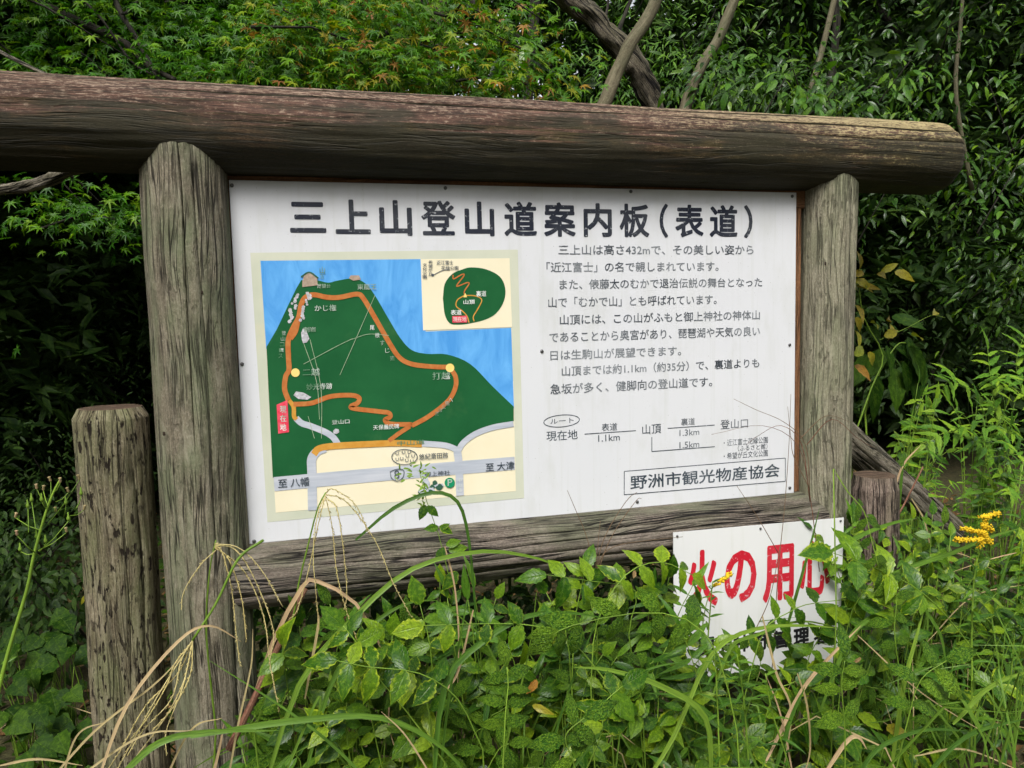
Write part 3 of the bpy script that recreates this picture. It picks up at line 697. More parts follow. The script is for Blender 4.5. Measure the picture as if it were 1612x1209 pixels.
# shield round the 8, oval field with tufts, car park disc, shrine grove
ribbon('map_shield', [(614, 742), (624, 738.5), (635, 740), (634, 751), (625, 757), (616, 752), (614, 742)], 1.2, INK_D, mp, -.0040)
ring('map_field_outline', 636.5, 719, 20, 12, 1.2, INK_D, mp, -.0040)
for (x, y) in ((625, 714), (635, 712), (644, 712), (641, 718), (650, 718), (625, 723), (632, 722), (640, 725), (648, 726)):
    ribbon('map_tuft', [(x - 2, y - 3), (x - 2, y + 1), (x + 2, y + 1), (x + 2, y - 3)], .9, INK_D, mp, -.0040, n=3)
disc('map_parking_disc', 707.5, 759.5, 8, M_PG, -.0042)
px_text('P', 'map_text', M_WHITE, mp, 704, 711.5, 754, 764.5, dY=-.0046, offset=.01)
rr = random.Random(8)
for k in range(16):
    cx = 668 + rr.uniform(-12, 12) + (k % 3) * 8; cy = 765 + rr.uniform(-10, 10); q = rr.uniform(4, 7)
    plane_poly('map_grove', [(cx + q * math.cos(a) * rr.uniform(.6, 1.2), cy + q * math.sin(a) * rr.uniform(.6, 1.2)) for a in (0, .8, 1.6, 2.4, 3.2, 4, 4.8, 5.5)], M_ROAD if k % 2 else M_DEEP, mp, -.0030 - k * .00003)
# inset: plan of the mountain
plane_poly('map_inset_hill', [tuple(q) for q in spline([(697, 470), (700, 447), (712, 431), (728, 424), (742, 421), (765, 424), (786, 435), (795, 453), (793, 474), (781, 493), (764, 503), (740, 509), (722, 511), (708, 509), (700, 495), (697, 470)], 70)][:-1], M_HILL, mp, -.0022)
ribbon('map_inset_trail', [(713, 433), (714, 439), (727, 432), (730, 434), (719, 449), (722, 450), (735, 445), (738, 447), (731, 458), (731, 465)], 1.8, M_TRAIL, mp, -.0028, n=60)
ribbon('map_inset_trail', [(731, 465), (720, 472), (718, 482), (728, 490), (735, 498), (738, 508)], 1.6, M_OCHRE, mp, -.0028, n=40)
ribbon('map_inset_trail', [(733, 465), (748, 466), (758, 472), (752, 486), (745, 498), (746, 506)], 1.6, M_OCHRE, mp, -.0029, n=40)
plane_poly('map_inset_tag', [(711.5, 497.5), (735, 497), (735, 507.5), (712, 508)], M_RED, mp, -.0034)
px_text('現在地', 'map_text', M_WHITE, mp, 713, 733.5, 499, 506.5, dY=-.0038)
plane_poly('map_inset_peak', [(729, 468), (732, 461), (735, 468)], M_DOT, mp, -.0034)
ribbon('map_inset_line', [(682, 433), (696, 426), (708, 425)], 1, INK_D, mp, -.003); disc('map_inset_dot', 681, 433, 2.1, INK_D, -.0031)
# pencil-like scratches in the paint
M_SCR = paint('scratched_paint', (.25, .36, .22), (.4, .5, .35), 80)
for q in ([(478, 573), (530, 545), (555, 533)], [(535, 590), (555, 545), (590, 465)], [(478, 540), (498, 600), (503, 660)], [(488, 534), (505, 610), (506, 690)], [(554, 534), (580, 526), (612, 528)], [(485, 655), (495, 690)]):
    ribbon('scratch', q, .7, M_SCR, mp, -.0037)
# screws
def screw(px, py, parent, Y0=0, r=.0055):
    p = at(px, py, Y0); b = MB(); n = 10
    v = []; f = []
    for rr_, yy in ((1, 0), (1, .0018), (.75, .0034), (.3, .0040)):
        for k in range(n): a = 2 * math.pi * k / n; v.append((p.x + r * rr_ * math.cos(a), Y0 - yy, p.z + r * rr_ * math.sin(a)))
    v.append((p.x, Y0 - .0030, p.z))
    for i in range(3):
        for k in range(n): f.append((i * n + k, i * n + (k + 1) % n, (i + 1) * n + (k + 1) % n, (i + 1) * n + k))
    for k in range(n): f.append((3 * n + k, 3 * n + (k + 1) % n, 4 * n))
    b.add(v, f); return b.build('screw', STEEL, parent)
for q in ((365, 292), (701, 296), (993, 301.5), (1247, 309), (381, 573), (853, 553), (1243, 543), (400, 852), (1003, 790), (1243, 768)): screw(*q, ptag)

# ================================================================== FIRE WARNING SIGN
FY = -.125
fs = empty('fire_warning_sign', (1.6, FY, .3), 'small white fire-warning sign with big red Japanese lettering below the noticeboard', 'warning sign')
fp = [at(1060, 838.5, FY), at(1328.5, 815, FY), at(1321, 1044, FY), at(1062, 1070, FY)]
v = []; 
for yy in (0, .003):
    for p in fp: v.append((p.x, FY + yy, p.z))
fm = NT('white_plastic_sign', .35, .4)
c = fm.mix(fm.noise(fm.obj(), 4, 4), (.64, .65, .66), (.72, .72, .71))
c = fm.mix(fm.ramp(fm.noise(fm.obj(30, 1, 3), 1, 5), [(.55, 0.0), (.75, .3)]), c, (.5, .52, .42)); fm.col(c)
fpan = mesh_obj('panel', v, [(0, 3, 2, 1), (4, 5, 6, 7), (0, 1, 5, 4), (1, 2, 6, 5), (2, 3, 7, 6), (3, 0, 4, 7)], fm.m, fs, None, False)
RED = faded('red_sign_ink', (.50, .012, .028), (.56, .04, .06), .4, .8); BLK = plain('black_sign_ink', (.012, .012, .014), .4)
for ch, xl, xr, yt, yb in (('火', 1081, 1130, 868, 960), ('の', 1140, 1191, 869, 952), ('用', 1201, 1250, 860, 950), ('心', 1259, 1307, 852, 941)):
    px_text(ch, 'warning_character', RED, fpan, xl, xr, yt, yb, Y=FY, bold=.034)
for ch, xl in (('国', 1099), ('有', 1130), ('林', 1154), ('野', 1186), ('管', 1217), ('理', 1249), ('者', 1281)):
    k = (xl - 1099) * -.10
    px_text(ch, 'owner_character', BLK, fpan, xl, xl + 25, 1005 + k, 1034 + k, Y=FY, bold=.04)
for q in ((1066, 844), (1197, 832), (1323, 820), (1193, 1051), (1316, 1036)): screw(*q, fpan, FY, .004)

# ================================================================== SHORT POSTS, TIMBER
ls = log('log_stump', (-.344, .02, -.3), (-.3385, .02, 1.262), .0965, .094, W_STUMP, None, rows=150, cols=90, seed=41, amp=.006,
         cracks=[(176, .2, .97, .0013, .012, .03), (200, .5, .98, .0013, .012, .02), (222, .1, .9, .0018, .016, .02)], cap1=(.028, .016, 1.0), endmat=W_END)
ls.name = 'short_post'; tag(ls, 'short pitted grey log post standing left of the noticeboard', 'post')
def top_z(px, py, Y): return at(px, py, Y).z
rs = log('short_post', (2.215, .10, -.3), (2.215, .10, top_z(1380, 752, .05)), .088, .086, W_STUMP2, None, rows=110, cols=80, seed=47, amp=.006,
         cracks=[(196, .3, 1.0, .002, .02, .02), (214, .5, 1.0, .0014, .012, .02), (172, .4, 1.0, .0014, .012, .02)], cap1=(.05, .012, .6), endmat=W_END)
tag(rs, 'short purple-brown log post half hidden behind the right post', 'post')
tl = log('leaning_timber', at(1300, 665, .3), at(1500, 835, .5), .07, .055, W_RAIL, None, rows=120, cols=64, seed=53, amp=.009,
         cracks=[(150, .0, 1.0, .003, .025, .03), (185, .0, 1.0, .003, .025, .03), (120, 0, 1, .002, .02, .02), (215, 0, 1, .002, .02, .02)], endmat=W_END)
tag(tl, 'split grey timber sloping down to the right behind the short right post', 'timber')
rf = empty('rail_fence', at(1530, 600, 4.2), 'low brown wooden rail fence far back at the right edge', 'fence')
for (a, b) in (((1440, 587), (1700, 607)), ((1440, 640), (1700, 665))):
    mb = MB(); p, q = at(*a, 4.2), at(*b, 4.2); mb.tube([p, q], .055, 10); mb.build('rail', W_BARK, rf)
for x in (1475, 1590, 1700):
    p = at(x, 580, 4.25); mb = MB(); mb.tube([(p.x, p.y, gz(p.x, p.y) - .1), (p.x, p.y, p.z)], .07, 10); mb.build('fence_post', W_BARK, rf)
#@@PLANTS
# ================================================================== TREES AND FOREST
def rough_trunk(parent, pts, radii, mat, amp=.12, ridges=5, seed=0, name='trunk', sides=28, n=90):
    """trunk with ridges, lumps and knots along a curve"""
    P = [Vector(q) for q in spline([tuple(p) for p in pts], n)]; n = len(P)
    v = []; uv = []; f = []; N = None; L = 0
    for i, p in enumerate(P):
        t = (P[min(i + 1, n - 1)] - P[max(i - 1, 0)]).normalized()
        N = t.orthogonal().normalized() if N is None else (N - t * N.dot(t)).normalized()
        B = t.cross(N); u = i / (n - 1) * (len(radii) - 1); j = min(int(u), len(radii) - 2); r0 = radii[j] + (radii[j + 1] - radii[j]) * (u - j)
        if i: L += (p - P[i - 1]).length
        p = p + Vector((noise.noise(Vector((L * 4, seed, 0))), 0, noise.noise(Vector((L * 4, seed, 5))))) * r0 * .35
        for k in range(sides + 1):
            a = 2 * math.pi * k / sides; ca, sa = math.cos(a), math.sin(a)
            tw = a * ridges + L * 5 + 2 * noise.noise(Vector((L * 3, seed, 9)))
            q = Vector((ca * 1.3, sa * 1.3, L * 7 + seed))
            r = r0 * (1 + amp * (.6 * abs(math.sin(tw * .5)) - .3 + 1.3 * noise.noise(q) + .7 * noise.noise(q * 3.1)))
            v.append(p + (N * ca + B * sa) * r); uv.append((a * r0, L))
        if i:
            for k in range(sides): a = (i - 1) * (sides + 1) + k; f.append((a, a + 1, a + sides + 2, a + sides + 1))
    return mesh_obj(name, v, f, mat, parent, uv)
MAPLES = [maple_shape(k) for k in range(4)]
def rvec(rg_, n, s=1.0): return rg_.normal(0, s, (n, 3))
def tree_root(name, loc, label, group=None, cat='tree'): return empty(name, loc, label, cat, group)
def limb(parent, pts, r0, r1, mat, name='branch', sides=9, label=None):
    n = len(pts); mb = MB(); mb.tube(pts, [r0 + (r1 - r0) * i / (n - 1) for i in range(n)], sides)
    o = mb.build(name, mat, parent)
    if label: o['label'] = label
    return o
def sprays(rg_, centres, per, spread, flat=.35):
    """leaf positions clustered in flattish sprays round centres"""
    c = np.repeat(centres, per, axis=0); n = len(c)
    d = rg_.normal(0, 1, (n, 3)) * np.array([spread, spread, spread * flat])
    d[:, 2] -= .25 * (d[:, 0] ** 2 + d[:, 1] ** 2) / spread        # sprays droop at the rim
    return c + d, d
def px_points(rg_, n, box, Y):
    """n world points whose picture positions fall in box (x0,y0,x1,y1), depth Y=(a,b)"""
    out = []
    for _ in range(n):
        out.append(at(rg_.uniform(box[0], box[2]), rg_.uniform(box[1], box[3]), rg_.uniform(*Y)))
    return np.array([tuple(p) for p in out])
def maple(name, root, label, boxes, mat, size, seed, npart=110, cat='maple', group=None):
    rg_ = np.random.RandomState(seed); t = tree_root(name, root, label, group, cat)
    P = []; D = []
    for box, Y, nc, per, spread in boxes:
        c = px_points(rg_, nc, box, Y); p, d = sprays(rg_, c, per, spread); P.append(p); D.append(d)
        for cc in c[::5]:
            e = Vector(cc); q = e + Vector((rg_.uniform(-.5, .1), rg_.uniform(-.1, .4), rg_.uniform(-.1, .25)))
            limb(t, [q, (q + e) / 2 + Vector((0, 0, .04)), e + Vector((.12, -.05, -.05))], .007, .002, W_BARKD, 'twig', 5)
    P = np.concatenate(P); D = np.concatenate(D); n = len(P)
    xd = D * np.array([1, 1, .3]) + rvec(rg_, n, .10) + np.array([0, -.05, -.10]); nr = np.array([0, -.55, 1.]) + rvec(rg_, n, .38)
    sz = rg_.uniform(.75, 1.2, n) * size
    o = np.argsort(np.linalg.norm(P - CAMPOS, axis=1)); k = o[:npart]; rest = o[npart:]
    ms = [shape_mesh('leaf', s_, mat) for s_ in MAPLES]
    for i in k: leaf_obj('leaf', ms[i % 4], P[i], xd[i], nr[i], sz[i], t)
    bake('foliage', MAPLES, P[rest], xd[rest], nr[rest], sz[rest], mat, t, seed, 'stuff')
    return t
# green maple, upper left
m1 = maple('maple_tree', (-2.6, 2.4, 0), 'green Japanese maple filling the upper left behind the beam, dark forked branches', [
    ((-60, -60, 470, 130), (1.4, 3.0), 78, 40, .16), ((300, -60, 700, 120), (1.6, 3.0), 38, 40, .16), ((60, 280, 250, 345), (1.0, 1.5), 13, 24, .11), ((-60, -160, 700, 0), (1.6, 3.2), 60, 36, .2)], L_MAPLE, .042, 1, 150)
limb(m1, [Vector((-2.6, 2.4, -.1)), Vector((-2.5, 2.4, 1.2)), at(-260, -60, 2.5)], .11, .07, W_BARKD, 'trunk', 12)
limb(m1, wspl([(-260, -60), (-60, -60), (60, 5), (150, 45), (200, 70), (235, 105), (275, 125)], (2.5, 1.35)), .03, .010, W_BARKD)
limb(m1, wspl([(170, -30), (190, 20), (215, 60), (240, 108), (250, 125)], (1.9, 1.4)), .014, .007, W_BARKD)
limb(m1, wspl([(245, -30), (205, 15), (192, 22)], (1.9, 1.7)), .009, .006, W_BARKD)
limb(m1, wspl([(110, -20), (160, 30), (205, 95), (240, 118)], (1.7, 1.45)), .006, .004, W_BARKD)
limb(m1, wspl([(600, 100), (560, 105), (510, 112), (460, 122), (420, 130)], (1.7, 1.6)), .007, .004, W_BARKD)
# turning maple, upper centre
m2 = maple('maple_tree', (1.0, 2.3, 0), 'maple turning yellow and orange behind the middle of the beam, straight tan trunk', [
    ((430, -40, 850, 120), (1.0, 1.9), 72, 36, .15), ((480, 60, 860, 140), (.9, 1.3), 26, 30, .12), ((400, 20, 520, 60), (1.1, 1.5), 6, 30, .12)], L_MAPLET, .043, 2, 130)
limb(m2, wspl([(694, 900), (693, 400), (691, 100), (684, -150)], 2.3), .06, .05, W_BARK, 'trunk', 12)
limb(m2, wspl([(690, -60), (640, 30), (560, 70), (500, 60)], (2.2, 1.4)), .02, .005, W_BARKD)
limb(m2, wspl([(690, -60), (760, 20), (820, 60), (860, 100)], (2.2, 1.3)), .02, .005, W_BARKD)
limb(m2, wspl([(800, 125), (812, 100), (825, 82), (838, 60)], (1.2, 1.3)), .004, .003, G_STEM, 'twig')
BIGL = [serrate_leaf(.42, 8, .12, .25), leaf_shape(.38, 7, .12, .3)]
bl = [shape_mesh('broad_leaf', s_, L_BUSH) for s_ in BIGL]
sap = tree_root('sapling', at(790, 400, 1.2), 'broad-leaved green sapling poking up behind the middle of the beam', None, 'sapling')
limb(sap, [Vector(sap.location) + Vector((0, 0, -1.7)), Vector(sap.location), at(795, 118, 1.2)], .008, .004, G_STEM, 'stem', 6)
for (x0, y0, x1, y1) in ((800, 92, 770, 112), (838, 68, 868, 80), (868, 75, 915, 88), (838, 68, 818, 92), (826, 82, 868, 96), (835, 95, 882, 122), (850, 108, 905, 126), (655, 5, 690, 22), (640, 0, 668, 26), (600, 118, 640, 138), (520, 125, 548, 138), (450, 112, 480, 130)):
    a, b = at(x0, y0, 1.1), at(x1, y1, 1.05); leaf_obj('leaf', bl[0], a, b - a, (0.2, -.6, 1), (b - a).length * 1.05, sap)
# fallen / leaning trunks right of centre
gn = tree_root('dead_tree', at(1024, 420, 1.75), 'gnarled dark dead trunk leaning left behind the beam, ridged bark', None, 'tree')
rough_trunk(gn, [at(*q, 1.75) for q in ((1062, 420), (1052, 290), (1032, 180), (1008, 120), (975, 75), (940, 35), (905, 5), (860, -50))], [.046, .046, .05, .062, .06, .058, .055, .055], wood('gnarled_bark', (.10, .082, .055), (.018, .014, .01), (.32, .28, .21), (.06, .065, .03), .35, crack=1.0, pits=.5, seed=12), .30, 5, 3)
limb(gn, wspl([(985, 80), (975, 50), (985, 20), (1000, -20)], (1.72, 1.8)), .016, .007, W_BARKD)
limb(gn, wspl([(965, 62), (945, 40), (955, 20), (960, -30)], (1.72, 1.9)), .012, .006, W_BARKD)
st = tree_root('slender_tree', at(930, 260, 1.5), 'smooth brown slender trunk leaning right, crossing the dead trunk', None, 'tree')
rough_trunk(st, [at(*q, 1.5) for q in ((880, 620), (925, 250), (957, 150), (985, 85), (1018, 30), (1050, -60))], [.036, .036, .034, .033, .032, .03], W_BARKP, .10, 3, 8)
st2 = tree_root('slender_tree', at(1050, 330, 2.0), 'pale mottled slender trunk leaning right, between the crossing trunks and the right bushes', None, 'tree')
rough_trunk(st2, [at(*q, 2.0) for q in ((1000, 600), (1045, 300), (1080, 165), (1105, 105), (1135, 50), (1175, -50))], [.036, .034, .034, .03, .03, .028], W_BARKP, .12, 3, 15)
st3 = tree_root('slender_tree', at(1240, 300, 2.6), 'thin pale greenish trunk leaning right inside the right-hand bushes', None, 'tree')
limb(st3, wspl([(1200, 600), (1240, 290), (1270, 165), (1295, 75), (1325, -50)], 2.2, 16), .022, .018, W_BARKP, 'trunk', 10)
st4 = tree_root('slender_tree', at(835, 300, 4.5), 'dark thin straight trunk far behind the middle of the beam', None, 'tree')
limb(st4, wspl([(800, 900), (825, 250), (838, 60), (850, -80)], 4.5, 10), .055, .05, W_BARKD, 'trunk', 8)
# weathered branch under the beam at the left and pale one above it
db = tree_root('dead_branch', at(0, 290, .7), 'weathered grey dead branch under the left end of the beam', None, 'branch')
rough_trunk(db, wspl([(-120, 320), (0, 298), (45, 292), (80, 282), (110, 268), (180, 258)], (.75, .35), 10), [.016, .017, .02, .018, .017], W_RAIL, .3, 4, 6, 'branch', 20, 60)
limb(db, wspl([(-120, 20), (0, 82), (20, 92), (52, 108), (90, 125)], (.7, .5)), .007, .0055, W_RAIL, 'twig', 8)

def ground_pt0(x, y): return Vector((x, y, gz(x, y)))
# right-hand bush of pointed glossy leaves
LANCES = [leaf_shape(.30, 5, .12, .2 + .08 * k, .0, .8) for k in range(3)]
def bush(name, root, label, boxes, mat, size, seed, shapes=None, npart=120, cat='bush', group=None, droop=-.25, stemmat=None):
    shapes = shapes or LANCES
    rg_ = np.random.RandomState(seed); t = tree_root(name, root, label, group, cat); P = []; D = []
    for box, Y, nc, per, spread in boxes:
        c = px_points(rg_, nc, box, Y); p, d = sprays(rg_, c, per, spread, .7); P.append(p); D.append(d)
        for cc in c[::4]:
            e = Vector(cc); q = e + Vector((rg_.uniform(-.3, .3), rg_.uniform(0, .5), rg_.uniform(-.5, -.1)))
            limb(t, [q, (q + e) / 2, e], .006, .002, stemmat or W_BARKD, 'twig', 5)
    P = np.concatenate(P); D = np.concatenate(D); n = len(P)
    xd = D * np.array([1, 1, .5]) + rvec(rg_, n, .06) + np.array([-.03, -.06, droop * .3]); nr = np.array([0, -.5, 1.]) + rvec(rg_, n, .45)
    sz = rg_.uniform(.6, 1.25, n) * size
    o = np.argsort(np.linalg.norm(P - CAMPOS, axis=1)); k = o[:npart]; rest = o[npart:]
    ms = [shape_mesh('leaf', s_, mat) for s_ in shapes]
    for i in k: leaf_obj('leaf', ms[i % len(ms)], P[i], xd[i], nr[i], sz[i], t)
    if len(rest): bake('foliage', shapes, P[rest], xd[rest], nr[rest], sz[rest], mat, t, seed, 'stuff')
    return t
b1 = bush('evergreen_shrub', (3.9, 2.4, 0), 'tall glossy dark evergreen shrub rising behind the right end of the beam', [
    ((1300, 120, 1720, 330), (1.6, 3.4), 66, 30, .17), ((1130, -60, 1720, 160), (1.9, 4.2), 84, 30, .18), ((1520, 280, 1720, 470), (1.9, 2.8), 26, 26, .17), ((1100, 90, 1350, 165), (1.5, 2.2), 34, 26, .14)], L_BUSH, .075, 5, None, 170, cat='shrub')
limb(b1, [Vector((3.9, 2.9, -.1)), Vector((4.0, 2.9, 2.0)), Vector((4.25, 3.0, 3.4)), Vector((4.4, 3.0, 5.2))], .05, .02, W_BARKD, 'trunk', 10)
limb(b1, wspl([(1530, 300), (1505, 150), (1512, 40), (1520, -60)], 2.3), .016, .012, W_BARKP, 'branch')
b1b = bush('bamboo_thicket', (2.4, 3.2, 0), 'thin-leaved light green thicket behind the crossing trunks', [
    ((860, -60, 1160, 160), (2.6, 3.8), 46, 26, .2), ((930, 60, 1130, 165), (2.2, 2.8), 22, 24, .14)], L_LANCE, .075, 6, [leaf_shape(.16, 5, .1, .3)], 60, cat='thicket')
bush('light_green_shrub', (2.6, 1.4, 0), 'light green broad-leaved sprigs just above the beam, right of the slender trunks', [
    ((1140, 60, 1260, 165), (1.1, 1.5), 9, 9, .09), ((1255, 130, 1340, 180), (1.0, 1.2), 5, 8, .07), ((1380, 60, 1560, 140), (1.5, 1.9), 9, 8, .1), ((1560, 180, 1640, 420), (1.3, 1.7), 8, 8, .1)], L_LANCE, .085, 61, [leaf_shape(.38, 6, .12, .25), leaf_shape(.3, 6, .12, .4)], 300, cat='shrub')
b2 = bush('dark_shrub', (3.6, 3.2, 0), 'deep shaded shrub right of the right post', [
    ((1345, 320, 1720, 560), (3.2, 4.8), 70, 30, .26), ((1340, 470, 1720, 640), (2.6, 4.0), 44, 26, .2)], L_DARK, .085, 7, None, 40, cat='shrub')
b2b = bush('small_leaved_shrub', (4.5, 3.0, 0), 'small-leaved bright green shrub at the far right in front of the rail fence', [
    ((1540, 440, 1680, 570), (2.6, 3.4), 34, 26, .10)], L_BUSH, .035, 17, [leaf_shape(.6, 4, .1, .1)], 40, cat='shrub')

# dark foliage terraces low on the left
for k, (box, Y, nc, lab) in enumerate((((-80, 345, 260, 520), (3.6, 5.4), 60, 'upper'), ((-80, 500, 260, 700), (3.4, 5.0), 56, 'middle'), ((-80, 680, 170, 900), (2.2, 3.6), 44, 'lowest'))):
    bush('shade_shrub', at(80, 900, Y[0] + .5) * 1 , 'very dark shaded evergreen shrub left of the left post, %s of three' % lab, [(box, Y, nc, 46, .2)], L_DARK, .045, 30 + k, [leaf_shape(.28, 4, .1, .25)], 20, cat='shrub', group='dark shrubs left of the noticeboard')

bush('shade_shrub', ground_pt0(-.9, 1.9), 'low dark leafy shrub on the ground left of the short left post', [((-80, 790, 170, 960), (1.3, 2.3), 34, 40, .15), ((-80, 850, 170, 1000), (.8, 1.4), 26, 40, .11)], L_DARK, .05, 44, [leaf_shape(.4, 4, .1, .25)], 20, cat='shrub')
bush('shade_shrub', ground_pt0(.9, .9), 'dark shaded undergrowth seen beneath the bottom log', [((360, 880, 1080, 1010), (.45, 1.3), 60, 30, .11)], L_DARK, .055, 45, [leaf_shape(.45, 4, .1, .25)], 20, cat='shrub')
# forest behind: real trees, trunk + crown
rgF = np.random.RandomState(77)
CL = [cluster(k, 6, .34) for k in range(6)]
def crown_data(seed, rad, hgt, n, leaf):
    r_ = np.random.RandomState(seed)
    cc = r_.normal(0, 1, (60, 3)); cc /= np.linalg.norm(cc, axis=1, keepdims=True); cc *= r_.uniform(.35, 1, (60, 1)) ** .6
    c = cc[r_.randint(0, 60, n)] + r_.normal(0, .16, (n, 3))
    p = c * np.array([rad, rad, hgt]); xd = c + rvec(r_, n, .5) + np.array([0, 0, -.3]); nr = np.array([0, 0, 1.]) + rvec(r_, n, .5)
    return p, xd, nr, r_.uniform(.6, 1.3, n) * leaf
protos = []
for k in range(3):
    p, xd, nr, sz = crown_data(100 + k, 2.5, 1.9, 4300, .28)
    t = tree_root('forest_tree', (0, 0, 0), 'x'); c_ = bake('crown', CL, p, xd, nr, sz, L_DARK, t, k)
    tr = MB(); tr.tube([Vector((0, 0, -4.6)), Vector((.1, .05, -2)), Vector((0, 0, .6))], [.17, .13, .06], 10)
    for a in range(5): tr.tube([Vector((0, 0, -1.6 + .3 * a)), Vector((math.cos(a * 2.4) * 1.5, math.sin(a * 2.4) * 1.5, .1 + .25 * a))], [.05, .015], 6)
    t_ = tr.build('trunk', W_BARKD, t); protos.append((t, c_, t_))
spots = []
for gy, row in ((4.6, [-5.5, -3.2, -1.0, 6.9, 9.2]), (7.8, [-7.5, -4.4, -1.2, 3.3, 7.6, 10.8]), (11.5, [-9.5, -4.5, 9, 14])):
    for x in row: spots.append((x + rgF.uniform(-.5, .5), gy + rgF.uniform(-.5, .5)))
spots += [(-4.6, 2.6), (-2.3, 3.7), (-6.0, .2)]  # extra trees added to darken the left background from above
def place_tree(i, x, y, z, s, rot, label, group):
    t, c_, t_ = protos[i % 3]
    if i >= 3:
        nt_ = t.copy(); COL.objects.link(nt_)
        for ch in (c_, t_): q = ch.copy(); COL.objects.link(q); q.parent = nt_; q.matrix_parent_inverse = Matrix.Identity(4)
        t = nt_
    else:
        for ch in (c_, t_): ch.matrix_parent_inverse = Matrix.Identity(4)
    t.location = (x, y, z); t.rotation_euler = (0, 0, rot); t.scale = (s, s, s)
    t['label'] = label; t['group'] = group; t['category'] = 'tree'
def where(x, y, z):
    u = proj((x, y, z))[0]
    return 'left of the left post' if u < 230 else 'behind the left beam half' if u < 640 else 'behind the crossing trunks' if u < 1150 else 'behind the shrub' if u < 1620 else 'off to the right'
for i, (x, y) in enumerate(spots):
    s = rgF.uniform(.95, 1.25)
    rowname = 'nearest' if y < 6 else 'second' if y < 9.5 else 'farthest'
    place_tree(i, x, y, (4.75 if y < 6 else 4.3) * s + gz(x, y) - .1, s, rgF.uniform(0, 6.28), 'dark forest tree in the %s row of the wood, %s' % (rowname, where(x, y, 3)), 'forest trees behind the noticeboard')
for i, (x, y) in enumerate(((-7.5, -5), (-5.5, -8.5), (-1.2, -9.5), (3.4, -9), (7.5, -7.5), (9, -4), (-5.2, 1.2))):  # trees added out of view to block low sky light
    s = rgF.uniform(1.0, 1.2)
    place_tree(30 + i, x, y, 4.3 * s + gz(x, y) - .1, s, rgF.uniform(0, 6.28), 'unseen leafy forest tree added out of view to block sky light', 'added out-of-view trees that block sky light')
# lower storey so that no bare horizon shows under the crowns
under = []
p, xd, nr, sz = crown_data(300, 1.5, 1.25, 3800, .2)
ut = tree_root('forest_shrub', (0, 0, 0), 'dark leafy undergrowth shrub deep in the wood behind the noticeboard', 'undergrowth shrubs in the wood', 'shrub')
uc = bake('foliage', CL, p, xd, nr, sz, L_DARK, ut, 9); uc.matrix_parent_inverse = Matrix.Identity(4)
us = [(x + rgF.uniform(-.5, .5), y + rgF.uniform(-.5, .5)) for y, row in ((5.6, range(-6, 11, 2)), (8.6, range(-9, 15, 2)), (12.5, range(-12, 19, 3))) for x in row]
for i, (x, y) in enumerate(us):
    o = ut if i == 0 else ut.copy()
    if i: COL.objects.link(o); q = uc.copy(); COL.objects.link(q); q.parent = o; q.matrix_parent_inverse = Matrix.Identity(4)
    s = rgF.uniform(.9, 1.5) * (1 + y * .02); o.location = (x, y, 1.0 * s + gz(x, y)); o.rotation_euler = (0, 0, rgF.uniform(0, 6.28)); o.scale = (s, s, s)
    o['label'] = 'dark undergrowth shrub in the %s row of the wood, %s' % ('nearest' if y < 7 else 'second' if y < 10.5 else 'farthest', where(x, y, 1.5))

# ================================================================== WEEDS IN FRONT
rw = random.Random(21)
def weed(label, base, group=None, name='leafy_weed', cat='weed'): return empty(name, base, label, cat, group)
def meshes(shapes, mat): return [shape_mesh('leaf', s_, mat) for s_ in shapes]
OV = [serrate_leaf(.56, 12, .10, .22), serrate_leaf(.50, 12, .16, .35), serrate_leaf(.60, 12, .06, .12), serrate_leaf(.52, 12, .2, .5)]
OVM = meshes(OV, L_WEED)
BPM = meshes([leaf_shape(.46, 12, -.05, .4, .06, .85), leaf_shape(.5, 12, -.08, .6, .06, .9), leaf_shape(.42, 12, -.03, .25, .06, .85)], L_BUMP)
LNM = meshes([leaf_shape(.2, 7, .15, .35, .03, .7), leaf_shape(.17, 7, .15, .6, .03, .7), leaf_shape(.24, 7, .1, .2, .03, .7)], L_LANCE)
FNM = meshes([leaf_shape(.26, 8, .1, .2, .16, .6), leaf_shape(.22, 8, .1, .35, .16, .6)], L_FERN)
CRM = meshes([serrate_leaf(.95, 8, .1, .15, .55), serrate_leaf(.85, 8, .06, .25, .6)], L_CREEP)
YLM = meshes([serrate_leaf(.5, 8, .15, .4), leaf_shape(.35, 7, .2, .6)], L_YEL)
BRM = meshes([leaf_shape(.35, 6, .3, .7), leaf_shape(.5, 6, .25, -.4)], L_BROWN)
